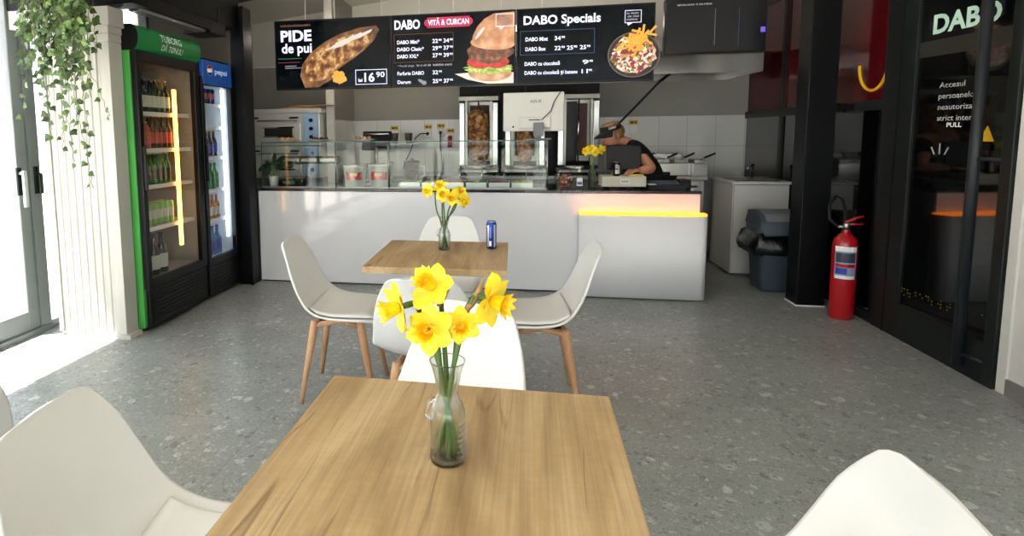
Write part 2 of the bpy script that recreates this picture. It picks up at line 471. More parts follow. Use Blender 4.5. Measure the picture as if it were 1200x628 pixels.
# walls
b = M()
b.box(-3.5, 2.62, YB, YB + .1, 2.235, 3.5, WALL); b.box(-3.5, 2.62, YB, YB + .1, 1.54, 2.235, GREYW)
b.box(-2.05, 2.62, YB, YB + .1, 0, 1.54, TILE); b.box(-3.5, -2.05, YB, YB + .1, 0, 1.54, GREYW)
struct('wall_back', b)
struct('trim_1', M().box(-3.4, 2.46, YB - .012, YB, 2.228, 2.243, WHITEINK))
b = M(); b.box(-2.10, -2.04, 6.08, YB, 1.54, 3.2, GREYW); b.box(-2.10, -2.04, 6.08, YB, 0, 1.54, TILE)
b.box(-2.125, -2.035, 6.05, 6.085, 0, 3.2, WALL)
struct('wall_partition', b)
b = M(); b.box(-3.47, XL, 4.75, YB + .1, 0, 3.2, GREYW); b.box(-3.47, XL, 3.76, 4.75, 0, 1.93, WALL); b.box(-3.47, XL, 3.76, 4.75, 2.72, 3.1, WALL)
struct('wall_left', b)
b = M(); b.box(XR, XR + .16, -2.92, 3.29, 0, 3.0, WALL); b.box(XR + .13, XR + .16, 3.29, YB, 0, 3.5, GREYW)
b.box(XR - .012, XR + .06, 3.27, 3.325, 0, 3.0, WALL)
struct('wall_right', b)
struct('baseboard_right', M().box(XR - .014, XR, -2.9, 3.268, 0, .085, mat('grey skirting', '#77756f', .6)))
# front glazing behind the camera
b = M()
for x in (-3.37, -1.9, -.45, 1.0, 2.42): b.box(x - .04, x + .04, -2.92, -2.86, 0, 3.0, ALU)
for z in (0, 1.05, 2.35, 2.94): b.box(-3.4, 2.46, -2.92, -2.86, z, z + .07, ALU)
w = struct('window_2', b)
struct('pane', M().box(-3.4, 2.46, -2.895, -2.888, .05, 2.95, PANE), w)
# left glazing
b = M()
for y in (-2.85, -1.6, -.45, .7): b.box(XL - .05, XL + .03, y - .05, y + .05, 0, 3.0, ALU)
b.box(XL - .05, XL + .03, -2.9, 3.3, 2.62, 2.72, ALU); b.box(XL - .05, XL + .03, -2.9, .7, 0, .1, ALU); b.box(XL - .048, XL + .03, 3.432, 3.76, 0, .05, ALU)
w = struct('window_1', b)
struct('pane', M().box(XL - .014, XL - .006, -2.9, .70, .05, 2.97, PANE), w)
struct('pane', M().box(XL - .014, XL - .006, 3.41, 3.76, .05, 2.97, PANE), w)
# high window over the coolers
b = M()
for a in ((3.76, 3.80, 1.93, 2.72), (4.71, 4.75, 1.93, 2.72), (3.76, 4.75, 1.93, 1.98), (3.76, 4.75, 2.68, 2.72)): b.box(XL - .05, XL + .03, *a, BLACKAL)
w = struct('window_3', b)
struct('pane', M().box(XL - .014, XL - .006, 3.79, 4.72, 1.97, 2.69, PANE), w)
# glazed entrance door, two leaves
d = struct('door_1', M().box(XL - .05, XL + .04, 3.345, 3.43, 0, 2.62, ALU).box(XL - .05, XL + .04, .7, 3.43, 2.5, 2.62, ALU).box(XL - .06, XL + .06, .7, 3.43, 0, .035, ALU))
for y0, y1 in ((.74, 2.02), (2.04, 3.335)):
    lf = M()
    lf.box(XL - .03, XL + .035, y1 - .085, y1, .04, 2.49, ALU, .006); lf.box(XL - .03, XL + .035, y0, y0 + .085, .04, 2.49, ALU, .006)
    lf.box(XL - .028, XL + .033, y0 + .083, y1 - .083, .041, .17, ALU); lf.box(XL - .028, XL + .033, y0 + .083, y1 - .083, 2.38, 2.489, ALU)
    lf = struct('leaf', lf, d)
    struct('pane', M().box(XL - .006, XL + .002, y0 + .08, y1 - .08, .16, 2.39, PANE), lf)
hb = M(); hb.box(XL + .035, XL + .05, 3.235, 3.27, .98, 1.17, BLACKAL, .004); hb.tube([(XL + .04, 3.252, 1.13), (XL + .085, 3.252, 1.13)], .011, SILVER)
hb.box(XL + .075, XL + .098, 3.238, 3.266, .9, 1.15, SILVER, .006)
struct('door_handle', hb, d)['label'] = 'silver upright door handle'
hb = M(); hb.box(XL + .04, XL + .055, 3.37, 3.40, .98, 1.17, BLACKAL, .004); hb.tube([(XL + .05, 3.385, 1.12), (XL + .09, 3.385, 1.12), (XL + .09, 3.385, .98)], .01, BLACKAL)
struct('door_handle', hb, d)['label'] = 'dark upright door handle'

# fluted white pillar panel
b = M()
x0, x1, yf, yk = -3.14, -2.615, 3.30, 3.415
n = 8
prof = []
for i in range(n * 12 + 1):
    t = i / (n * 12); u = (t * n) % 1
    prof.append((x0 + .03 + (x1 - x0 - .075) * t, yf + .012 - .010 * min(1, math.sin(PI * u) * 2.2) + .003 * math.sin(PI * u)))
b.grid([[(x, y, z) for x, y in prof] for z in (.0, 2.0)], PILLARW, True)
b.box(x0 + .004, x1 - .006, yf + .014, yk - .004, 0, 2.07, PILLARW); b.box(x0, x0 + .032, yf - .004, yk - .002, .031, 1.984, PILLARW); b.box(x1 - .05, x1, yf - .006, yk, .031, 1.984, PILLARW, .003)
b.box(x0 - .002, x1 + .003, yf - .008, yk + .001, 1.985, 2.034, PILLARW, .004); b.box(x0 - .02, x1 + .01, yf - .015, yk, 2.035, 2.08, PILLARW, .004)
b.box(-3.33, x1 + .03, yf - .03, yk, 2.08, 2.2, PILLARW, .004)
b.box(x1 - .13, x1 + .03, yf - .012, yk, 0, .03, PILLARW)
struct('trim_2', b)
# black steel frame
b = M()
b.box(-2.55, -2.41, 4.745, 4.885, 0, 2.5, BLACKST, .004)
b.box(-2.425, -2.405, 4.72, 4.745, 0, 2.5, BLACKST)
cl = struct('column_1', b)
b = M(); b.box(2.125, 2.32, 4.75, 4.94, 0, 3.0, BLACKST, .004); b.box(2.12, 2.325, 4.745, 4.945, 0, .01, WHITEINK)
struct('column_2', b)
struct('beam_1', slopebox(-3.4, 2.46, 4.76, 4.9, 2.47, 2.47 + .115 * 5.86, .28, BLACKST))
struct('beam_2', M().box(-2.70, -2.46, 3.30, 4.76, 2.3, 2.75, BLACKST))
b = M().box(-3.40, -2.40, 3.27, 3.42, 2.205, 2.32, BLACKST); b.box(-3.4, -2.4, 3.27, 3.42, 2.32, 3.0, BLACKST)
struct('beam_3', b)

# right glazing: black frame, dark panes, pull bar door
b = M()
b.box(XR - .02, XR + .06, 4.375, 4.42, 0, 3.0, BLACKAL); b.box(XR - .02, XR + .06, 4.42, 4.75, 1.50, 1.57, BLACKAL); b.box(XR - .02, XR + .06, 4.42, 6.84, 0, .06, BLACKAL)
b.box(XR - .02, XR + .06, 4.94, 6.84, 1.50, 1.57, BLACKAL); b.box(XR - .02, XR + .06, 5.95, 6.0, 0, 3.0, BLACKAL); b.box(XR - .01, XR + .06, 3.325, 6.84, 2.62, 3.0, BLACKAL)
w = struct('window_4', b)
for y0, y1 in ((4.42, 4.75), (4.75, 5.96), (5.99, 6.84)): struct('pane', M().box(XR, XR + .02, y0, y1, .06, 1.51, DARKGL), w)
for y0, y1 in ((4.42, 4.75), (4.75, 5.96), (5.99, 6.84)): struct('red_pane', M().box(XR + .005, XR + .02, y0, y1, 1.56, 2.63, REDGLASS), w)
ab = M()
for (yc, hw, zt, dp) in ((4.59, .17, 1.83, .19),):
    pts = [(XR + .001, yc + hw * math.cos(PI + PI * i / 20), zt + dp * math.sin(PI + PI * i / 20)) for i in range(21)]
    ab.tube(pts, .011, YEL, 6)
struct('smile_mark', ab, w)['label'] = 'thin yellow smile arc on the red pane'
b = M()
b.box(XR - .03, XR + .05, 4.10, 4.375, 0, 2.5, BLACKAL, .004); b.box(XR - .03, XR + .12, 3.33, 3.40, 0, 2.5, BLACKAL, .004)
b.box(XR - .03, XR + .12, 3.395, 4.11, 0, .23, BLACKAL, .004); b.box(XR - .03, XR + .12, 3.395, 4.11, 2.42, 2.5, BLACKAL, .004)
b.box(XR - .034, XR - .028, 4.235, 4.245, 0, 2.5, BLACKST)
d2_ = struct('door_2', b)
TILT = .12
def dpx(y): return XR - .012 + (4.11 - y) * TILT
def slab(y0, y1, z0, z1, o0, o1, m):
    vs = [(dpx(y) + o, y, z) for z in (z0, z1) for y in (y0, y1) for o in (o0, o1)]
    return M().add(vs, [(0, 2, 3, 1), (4, 5, 7, 6), (0, 1, 5, 4), (2, 6, 7, 3), (0, 4, 6, 2), (1, 3, 7, 5)], m)
R_ = Vector((TILT, -1, 0)).normalized()
dp = struct('pane', slab(3.395, 4.11, .225, 2.43, 0, .02, DARKGL), d2_)
struct('painted_reflection', slab(3.395, 4.11, 1.80, 1.895, -.002, 0, mat('grey painted reflection', '#2a2b27', .3)), d2_)  # grey strip painted on the pane in place of a reflection
TEAL = mat('pale mint lettering', '#b9dccb', .5)
PALE = mat('pale grey lettering', '#b9bdb9', .5)
b = M(); text(b, 'DABO', (dpx(4.012) - .003, 4.012, 1.935), R_, Z, .11, TEAL, .43, .035); struct('lettering', b, d2_)
b = M()
for i, (s_, w_) in enumerate((('Accesul', .17), ('persoanelor', .255), ('neautorizate', .27), ('strict interzis', .285))):
    text(b, s_, (dpx(3.935) - .003, 3.935, 1.605 - .065 * i), R_, Z, .033, PALE, w_, .004)
text(b, 'PULL', (dpx(3.865) - .003, 3.865, 1.372), R_, Z, .026, WHITEINK, .098, .02)
struct('lettering', b, d2_)
b = M()
b.prism([(3.565, 1.29), (3.65, 1.29), (3.608, 1.375)], lambda a, c, dd: (dpx(a) - .005 + dd, a, c), .004, YEL); b.box(dpx(3.608) - .008, dpx(3.608) - .001, 3.575, 3.64, 1.24, 1.275, BLACKST)
struct('warning_sticker', b, d2_)['label'] = 'yellow triangle sticker'
b = M()
for k, (a, l_) in enumerate(((-.5, .06), (0, .075), (.5, .06))):
    yk_ = 3.93 - .03 * k; c0 = Vector((dpx(yk_) - .002, yk_, 1.2)); dr = Vector((TILT * math.sin(a), -math.sin(a), math.cos(a)))
    b.tube([c0 + dr * .01, c0 + dr * l_], .0035, PALE, 5)
struct('ray_mark', b, d2_)
b = M(); rnd = random.Random(3)
for g0, nc in ((4.095, 3), (3.955, 4), (3.76, 2), (3.56, 2)):
    for cix in range(nc):
        for r_ in range(3):
            for c_ in range(2):
                if rnd.random() < .55:
                    yy = g0 - .044 * cix - .018 * c_
                    b.lathe([(.0045, 0), (.0035, .002)], mat('yellow dots', '#a8930e', .6) if not b.mats else b.mats[0], 6, mat4=Matrix.Translation((dpx(yy) - .001, yy, .335 - .02 * r_)) @ Matrix.Rotation(-PI / 2, 4, 'Y'))
struct('tactile_dots', b, d2_)
b = M(); b.tube([(2.41, 3.54, .05), (2.41, 3.54, 2.35)], .027, BARM, 16)
for z in (.12, 1.2, 2.2): b.tube([(2.41, 3.54, z), (2.445, 3.38, z)], .012, BARM, 8)
struct('door_handle', b, d2_)['label'] = 'full height black pull bar'

# ------------------------------------------------------------------ tables and chairs
def table(loc, rz, label):
    t = thing('restaurant_table', label, 'table', loc, rz, 'square oak tables')
    obj('tabletop', M().box(-.336, .336, -.336, .336, .717, .75, OAK, .003), t)
    obj('column', M().tube([(0, 0, .03), (0, 0, .71)], .035, STEEL2, 16).box(-.16, .16, -.16, .16, .705, .717, BLACKST), t)
    obj('base_plate', M().box(-.21, .21, -.21, .21, 0, .014, BLACKST, .004).lathe([(.08, .014), (.05, .03), (.036, .04)], BLACKST), t)
    return t
table((-.1335, .988, 0), -.018, 'oak topped square table nearest the camera with a daffodil vase')
table((-.395, 2.846, 0), .011, 'oak topped square table before the white counter with a blue can')

CT = [(0.0, -0.281, 0.823, 0.06, 0.0), (0.035, -0.28, 0.819, 0.105, 0.002), (0.08, -0.273, 0.801, 0.14, 0.006), (0.14, -0.26, 0.766, 0.16, 0.011), (0.22, -0.243, 0.716, 0.183, 0.017),
      (0.33, -0.221, 0.63, 0.206, 0.026), (0.44, -0.196, 0.55, 0.218, 0.038), (0.53, -0.16, 0.487, 0.23, 0.045), (0.62, -0.095, 0.447, 0.236, 0.042), (0.73, -0.01, 0.436, 0.235, 0.033),
      (0.85, 0.1, 0.44, 0.231, 0.023), (0.92, 0.17, 0.445, 0.219, 0.012), (0.96, 0.212, 0.443, 0.198, 0.005), (0.985, 0.234, 0.436, 0.163, 0.0), (1.0, 0.243, 0.43, 0.109, 0.0)]
def ctl(s):
    for i in range(len(CT) - 1):
        if CT[i][0] <= s <= CT[i + 1][0] + 1e-9: break
    a, b_ = CT[i], CT[i + 1]; t = (s - a[0]) / (b_[0] - a[0])
    def tang(k, j):
        lo, hi = CT[max(k - 1, 0)], CT[min(k + 1, len(CT) - 1)]
        return (hi[j] - lo[j]) / (hi[0] - lo[0])
    h = b_[0] - a[0]; o = []
    for j in range(1, 5):
        m0, m1 = tang(i, j) * h, tang(i + 1, j) * h
        o.append((2 * t ** 3 - 3 * t * t + 1) * a[j] + (t ** 3 - 2 * t * t + t) * m0 + (-2 * t ** 3 + 3 * t * t) * b_[j] + (t ** 3 - t * t) * m1)
    return o
def shell_pt(s, t, off=0):
    y, z, hw, cu = ctl(s)
    a, c = ctl(max(0, s - .01)), ctl(min(1, s + .01))
    ty, tz = c[0] - a[0], c[1] - a[1]; L = math.hypot(ty, tz) or 1
    ny, nz = -tz / L, ty / L
    k = cu * abs(t) ** 2.2 + off
    return (hw * t, y + ny * k, z + nz * k)
def sheet(svals, tvals, off, thick, m):
    """a thin solid sheet following the shell"""
    bm = bmesh.new()
    top = [[bm.verts.new(shell_pt(s, t, off(s, t) if callable(off) else off)) for t in tvals] for s in svals]
    for i in range(len(svals) - 1):
        for j in range(len(tvals) - 1):
            bm.faces.new((top[i][j], top[i][j + 1], top[i + 1][j + 1], top[i + 1][j]))
    bmesh.ops.recalc_face_normals(bm, faces=bm.faces)
    bmesh.ops.solidify(bm, geom=list(bm.faces), thickness=thick)
    return M().from_bm(bm, m, True)
SV = [0, .012, .03, .055] + [.08 + .046 * i for i in range(19)] + [.94, .96, .975, .988, 1]
TV = [-1, -.97, -.9, -.8, -.65, -.5, -.33, -.16, 0, .16, .33, .5, .65, .8, .9, .97, 1]
def make_chair(label):
    t = thing('dining_chair', label, 'chair', (0, 0, 0), 0, 'white shell chairs')
    obj('seat_shell', sheet(SV, TV, 0, -.011, WHITEPL), t)
    cs = [.545 + .02 * i for i in range(21)]
    def coff(s, q):
        e = max(0, min(1, min((s - .545) / .03, (.945 - s) / .03)))
        f = max(0, min(1, (1 - abs(q) / .84) / .1))
        return .004 + .014 * math.sqrt(e * f)
    obj('cushion', sheet(cs, [q * .84 for q in (-1, -.97, -.93, -.85, -.6, -.3, 0, .3, .6, .85, .93, .97, 1)], coff, -.004, CUSH), t)
    for sx in (-1, 1):
        for (ty, fy, ) in ((-.115, -.185), (.12, .2)):
            b = M(); p0 = Vector((sx * .185, fy, 0)); p1 = Vector((sx * .135, ty, .422))
            ax = (p1 - p0)
            pts = [p0, p0 + ax * .5, p0 + ax * .9, p1]
            b.tube(pts, [.011, .0165, .021, .02], BEECH, 10)
            obj('leg', b, t)
        obj('rail', M().tube([(sx * .142, -.13, .395), (sx * .12, 0, .418), (sx * .142, .135, .395)], .014, BEECH, 8), t)
    for yy in (-.12, .125):
        obj('rail', M().tube([(-.14, yy, .395), (0, yy * .9, .415), (.14, yy, .395)], .014, BEECH, 8), t)
    obj('mount_plate', M().box(-.1, .1, -.1, .1, .408, .424, BLACKPL, .003), t)
    return t
ch = make_chair('white shell chair with wooden legs at the left of the table before the counter')
CH = [(-.919, 2.805, -1.508, None),
      (.098, 2.844, 1.613, 'white shell chair with wooden legs at the right of the table before the counter'),
      (-.446, 3.39, PI + .02, 'white shell chair between the white counter and the table with the blue can'),
      (-.36, 2.324, -.014, 'white shell chair turned away from the camera, near side of the table before the counter'),
      (-.252, 1.5, 2.732, 'white shell chair facing the camera across the nearest table behind the daffodils'),
      (-.66, .962, -1.429, 'white shell chair at the left edge of the nearest table in front'),
      (.345, .943, 1.511, 'white shell chair at the bottom right corner, only its backrest showing'),
      (-1.47, .96, 1.4, 'white shell chair cut off at the left border of the photo')]
for i, (x, y, a, lb) in enumerate(CH):
    if i == 0: ch.location = (x, y, 0); ch.rotation_euler = (0, 0, a)
    else: dup(ch, (x, y, 0), a, lb)

# ------------------------------------------------------------------ vases and daffodils
def vase(loc, label, sc=1.0, plain=False):
    t = thing('glass_vase', label, 'vase', loc)
    if plain: prof = [(.001, 0), (.034, .0), (.036, .01), (.036, .16), (.038, .165)]
    else: prof = [(.001, 0), (.033, 0), (.035, .006), (.034, .02), (.0335, .05), (.0345, .08), (.034, .1), (.029, .116), (.022, .128), (.0205, .138), (.022, .15), (.026, .17), (.0305, .188), (.034, .197), (.035, .2)]
    prof = [(r * sc, z * sc) for r, z in prof]
    inner = [(max(.001, r - .0022), z + (.006 if i < 2 else 0)) for i, (r, z) in enumerate(prof)]
    obj('glass_body', M().lathe(prof + list(reversed(inner)), VGLASS, 32, cap=False), t)
    if not plain:
        b = M()
        rr = .0352 * sc
        for k in range(7): # moulded ridges on one side
            z = (.022 + .011 * k) * sc
            b.tube([(rr * math.cos(a), rr * math.sin(a), z + .004 * sc * math.sin(a)) for a in [-.9 + .18 * i for i in range(11)]], .0016 * sc, VGLASS, 6)
        obj('moulded_ridges', b, t); b = M()
        b.tube([(-.022 * sc, -.012 * sc, .13 * sc), (-.036 * sc, -.016 * sc, .12 * sc), (-.04 * sc, -.016 * sc, .1 * sc), (-.035 * sc, -.014 * sc, .085 * sc)], .004 * sc, VGLASS, 8)
        obj('moulded_handle', b, t)
    wp = [(max(.001, r - .0026), z + .006) for r, z in prof if z < (.105 if not plain else .09) * sc]
    obj('water', M().lathe(wp, WATER, 24), t)
    return t
def petal(b, Mx, L, Wd, cup, m, tw=0):
    rows = []
    for i in range(8):
        s = i / 7; w_ = Wd * (math.sin(PI * min(1, s * .86 + .12)) ** .75) * (1 if s < 1 else .25)
        r = []
        for j in range(5):
            q = (j - 2) / 2
            r.append((q * w_, L * s, cup * L * (s ** 1.5) - .18 * Wd * abs(q) * (1 - s) + .12 * w_ * q * q + tw * q * s * Wd))
        rows.append(r)
    b.grid(rows, m, True, Mx)
def daffodil(stem_pts, head, dr, sc, label, group, sheath=True, seed=0, simple=False):
    """stem_pts: world points base..neck; head: centre of the flower; dr: the way it looks"""
    rnd = random.Random(seed)
    base = Vector(stem_pts[0]); t = thing('daffodil', label, 'flower', base, 0, group)
    L = lambda p: Vector(p) - base
    head = Vector(head); dr = Vector(dr).normalized()
    neck = head - dr * .03 * sc
    pts = [L(p) for p in stem_pts] + [L(neck)]
    # smooth the stem
    fine = []
    for i in range(len(pts) - 1):
        p0, p1, p2, p3 = pts[max(i - 1, 0)], pts[i], pts[i + 1], pts[min(i + 2, len(pts) - 1)]
        for k in range(6):
            u = k / 6
            fine.append(.5 * ((2 * p1) + (p2 - p0) * u + (2 * p0 - 5 * p1 + 4 * p2 - p3) * u * u + (3 * p1 - p0 - 3 * p2 + p3) * u ** 3))
    fine.append(pts[-1])
    obj('stem', M().tube(fine, [.0034 * sc + .0008] * len(fine), STEM, 8), t)
    fr = dr.to_track_quat('Z', 'Y').to_matrix().to_4x4()
    Mh = Matrix.Translation(L(head)) @ fr
    b = M()
    for k in range(6):
        a = k * PI / 3 + rnd.uniform(-.12, .12)
        cup = (rnd.uniform(.05, .5) if k % 2 else rnd.uniform(-.35, .2))
        petal(b, Mh @ Matrix.Rotation(a, 4, 'Z') @ Matrix.Translation((0, .003, -.001 * (k % 2))), .041 * sc * rnd.uniform(.85, 1.08), .0172 * sc, cup, PETAL, rnd.uniform(-.3, .3))
    obj('petals', b, t)
    b = M(); seg = 36; rows = []
    for i, (r, z) in enumerate(((.002, .002), (.008, .001), (.0105, .006), (.0115, .013), (.0125, .02), (.0145, .026), (.0185, .03))):
        row = []
        for k in range(seg + 1):
            a = 2 * PI * k / seg; fl = (i >= 4) * (.0012 * (i - 3)) * math.sin(a * 9 + seed)
            row.append(((r + fl) * sc * math.cos(a), (r + fl) * sc * math.sin(a), (z + fl * .8) * sc))
        rows.append(row)
    b.grid(rows, CORONA, True, Mh)
    for k in range(5):
        a = 2 * PI * k / 5; b.tube([Mh @ Vector((.002 * sc * math.cos(a), .002 * sc * math.sin(a), .003 * sc)), Mh @ Vector((.003 * sc * math.cos(a), .003 * sc * math.sin(a), .019 * sc))], .0011 * sc, CORONA, 5)
    obj('trumpet', b, t)
    obj('ovary', M().tube([L(neck), L(head - dr * .016 * sc), L(head - dr * .002)], [.0045 * sc, .0058 * sc, .0045 * sc], STEM, 8), t)
    if sheath and seed in (2, 5):
        q = L(stem_pts[-1]); d_ = (L(neck) - q).normalized()
        obj('papery_sheath', M().tube([q - d_ * .012 * sc, q + d_ * .008 * sc, q + d_ * .026 * sc, q + d_ * .046 * sc + Vector((0, 0, .01))], [.0035 * sc, .0068 * sc, .006 * sc, .001], SPATHE, 7), t)
    return t
V1 = (-.130, 1.003, .75)
vase(V1, 'clear ridged glass vase of daffodils on the nearest table', .97)
NF = [((-.214, .975, 1.049), (-.78, -.58, -.12), (-.178, .99, 1.035), 'daffodil turned to the left in the vase on the nearest table'),
      ((-.156, 1.0, 1.083), (-.45, -.55, .6), (-.142, 1.01, 1.055), 'topmost upward looking daffodil in the vase on the nearest table'),
      ((-.156, .958, 1.018), (-.12, -.95, .1), (-.15, .99, 1.02), 'fully open daffodil looking at the camera in the vase on the nearest table'),
      ((-.102, .965, 1.024), (.25, -.9, .12), (-.11, .995, 1.02), 'smaller daffodil right of centre, looking forward, in the vase on the nearest table'),
      ((-.048, .985, 1.066), (.80, -.55, -.08), (-.09, .99, 1.05), 'daffodil turned to the right with brown sheath in the vase on the nearest table')]
feet = [(.016, -.005), (.004, -.014), (.02, .008), (-.018, .0), (-.012, .012)]
for k, (h, dr, nk, lb) in enumerate(NF):
    fx, fy = feet[k]; vx, vy = V1[0], V1[1]
    mx, my = vx - fx * .35, vy - fy * .35
    top = Vector(nk)
    daffodil([(vx + fx, vy + fy, .762), (mx, my, .888), (mx * .75 + top.x * .25 - fx * .2, my * .7 + top.y * .3, .95), nk], h, dr, (1.12, 1.15, 1.1, .82, 1.15)[k], lb, 'daffodils on the nearest table', seed=k + 1)
V2 = (-.392, 2.93, .75)
vase(V2, 'clear glass vase of daffodils beside the blue can', .9)
FF = [((-.474, 2.92, 1.067), (-.6, -.75, -.1)), ((-.414, 2.93, 1.088), (-.2, -.6, .6)), ((-.395, 2.9, 1.05), (.1, -.9, .1)), ((-.345, 2.91, 1.03), (-.1, -.95, .0)), ((-.308, 2.93, 1.058), (.3, -.7, .5)), ((-.288, 2.92, 1.016), (.7, -.6, -.1))]
for k, (h, dr) in enumerate(FF):
    a = k * 1.05; fx, fy = .017 * math.cos(a), .017 * math.sin(a); h = Vector(h)
    daffodil([(V2[0] + fx, V2[1] + fy, .762), (V2[0] - fx * .4, V2[1] - fy * .4, .875), (V2[0] * .5 + h.x * .5, V2[1], .965), tuple(h - Vector(dr).normalized() * .045 + Vector((0, 0, -.005)))], h, dr, .95,
             ('leftmost drooping', 'topmost', 'second from the left', 'middle front', 'upward looking right', 'rightmost')[k] + ' daffodil in the vase beside the blue can', 'daffodils beside the blue can', False, seed=k + 11)

# slim blue can
t = thing('drink_can', 'slim blue energy drink can on the table before the counter', 'can', (-.148, 3.0, .75))
b = M(); b.lathe([(.001, 0), (.02, 0), (.0245, .003), (.0275, .012), (.0275, .132), (.0235, .144)], CANBLUE, 24, cap=False)
obj('can_body', b, t)
b = M(); b.lathe([(.0235, .144), (.0245, .147), (.0235, .149), (.0215, .145), (.001, .145)], CANSIL, 24, cap=False)
obj('can_end', b, t)
def wrap(b, r, a0, a1, z0, z1, m, n=6):
    b.grid([[(r * math.cos(a0 + (a1 - a0) * i / n), r * math.sin(a0 + (a1 - a0) * i / n), z) for i in range(n + 1)] for z in (z0, z1)], m)
b = M(); wrap(b, .0278, -2.5, -2.0, .012, .128, CANSIL); wrap(b, .0278, -1.05, -.5, .012, .132, CANSIL)
wrap(b, .0279, -1.95, -1.5, .018, .045, WHITEINK); wrap(b, .0279, -1.75, -1.6, .06, .12, CANSIL)
obj('print', b, t)

# ------------------------------------------------------------------ counter
CYF = 4.885
t = thing('service_counter', 'long glossy white service counter with a dark stone top', 'counter', (-.5, 5.2, 0))
Lx = lambda x: x + .5
Ly = lambda y: y - 5.2
obj('front_panel', M().box(Lx(-2.40), Lx(1.44), Ly(CYF), Ly(CYF + .02), .012, .857, GLOSSW, .003), t)
obj('plinth_strip', M().box(Lx(-2.39), Lx(1.43), Ly(CYF + .012), Ly(CYF + .03), 0, .012, BLACKST), t)
obj('cabinet_body', M().box(Lx(-2.38), Lx(1.42), Ly(CYF + .03), Ly(5.5), 0.0, .855, STEEL2), t)
obj('worktop', M().box(Lx(-2.41), Lx(1.45), Ly(CYF - .008), Ly(5.52), .857, .882, BLACKTOP, .003), t)
# protruding white box with the lit ledge
b = M(); pts = []
x0, x1, y0, y1, r = .485, 1.475, 4.75, CYF - .001, .06
pts = [(x0, y1), (x0, y0)] + [(x1 - r + r * math.sin(a), y0 + r - r * math.cos(a)) for a in [PI / 2 * i / 8 for i in range(9)]] + [(x1, y1)]
b.prism(pts, lambda a, c, d: (Lx(a), Ly(c), .012 + d), .68, LEDGEW, True)
obj('ledge_box', b, t)
b = M(); pts2 = [(x0 + .004, y1), (x0 + .004, y0 + .003)] + [(x1 - r + (r - .003) * math.sin(a), y0 + r - (r - .003) * math.cos(a)) for a in [PI / 2 * i / 8 for i in range(9)]] + [(x1 - .003, y1)]
b.prism(pts2, lambda a, c, d: (Lx(a), Ly(c), .692 + d), .012, AMBER)
obj('light_strip', b, t, label='amber lit ledge strip')

# display glass on the counter
t = thing('display_case', 'green tinted glass display case along the left of the counter', 'display case', (-1.1, 5.1, .882))
def gp(name, x0, x1, y0, y1, z0, z1): obj(name, M().box(x0 + 1.1, x1 + 1.1, y0 - 5.1, y1 - 5.1, z0 - .882, z1 - .882, CASE), t)
for xa, xb in ((-2.385, -1.17), (-1.16, .235)): gp('front_pane', xa, xb, 4.945, 4.953, .884, 1.298)
gp('top_shelf', -2.385, .235, 4.945, 5.27, 1.298, 1.306)
for x in (-2.385, -1.66, -1.165, .227): gp('end_pane', x, x + .008, 4.955, 5.27, .884, 1.297)
gp('inner_shelf', -2.37, -1.67, 4.97, 5.25, 1.1, 1.106)
EDGE = mat('dark green glass edge', '#3a5a50', .15)
for xa, xb in ((-2.385, -1.17), (-1.16, .235)): obj('glass_edge', M().box(xa + 1.1, xb + 1.1, -.157, -.147, .4165, .4245, EDGE), t)
for x in (-2.385, -1.17, -1.16, .231): obj('glass_edge', M().box(x + 1.098, x + 1.103, -.1565, -.1475, .004, .4165, EDGE), t)
b = M()
for x in (-1.66, -1.16, .229): b.tube([(x + 1.1, -.16, .002), (x + 1.1, -.16, .418)], .005, STEEL, 8)
b.box(-1.285, 1.335, -.158, -.15, .0005, .012, STEEL2)
obj('metal_posts', b, t)

# plates with snacks on the top shelf
PLATE = mat('white porcelain', '#e2e0da', .2)
BREAD = noisy('baked snack', [(.3, '#7d5430'), (.5, '#b98a55'), (.7, '#dcb98a')], 40)
DARKB = noisy('dark glazed snack', [(.3, '#2c1710'), (.55, '#5b3220'), (.75, '#8a5a3c')], 40)
for (x, m_, lb, nm) in ((-2.20, BREAD, 'pale pastries', 'pastry'), (-1.87, DARKB, 'dark chocolate pieces', 'chocolate_cake'), (-1.45, BREAD, 'filled rolls', 'bread_roll')):
    p_ = obj('plate', M().lathe([(.001, 0), (.07, 0), (.08, .006), (.125, .018), (.127, .02), (.08, .01), (.001, .006)], PLATE, 28, cap=False), loc=(x, 5.12, 1.306))
    tag(p_, 'white plate on the glass shelf holding ' + lb, 'plate', 'plates on the glass shelf')
    for k in range(5):
        a = k * 1.256 + .3
        o = M(); rx = random.uniform(.028, .036)
        o.ball((0, 0, .017), (rx, rx * .75, .02), m_, 12, 7); o.ball((.008, .004, .028), (rx * .55, rx * .45, .012), m_, 10, 6)
        tag(obj(nm, o, loc=(x + .052 * math.cos(a), 5.12 + .052 * math.sin(a), 1.3135), rz=a), 'small piece among the ' + lb + ' on a plate above the display glass', 'snack', lb + ' on the plate')

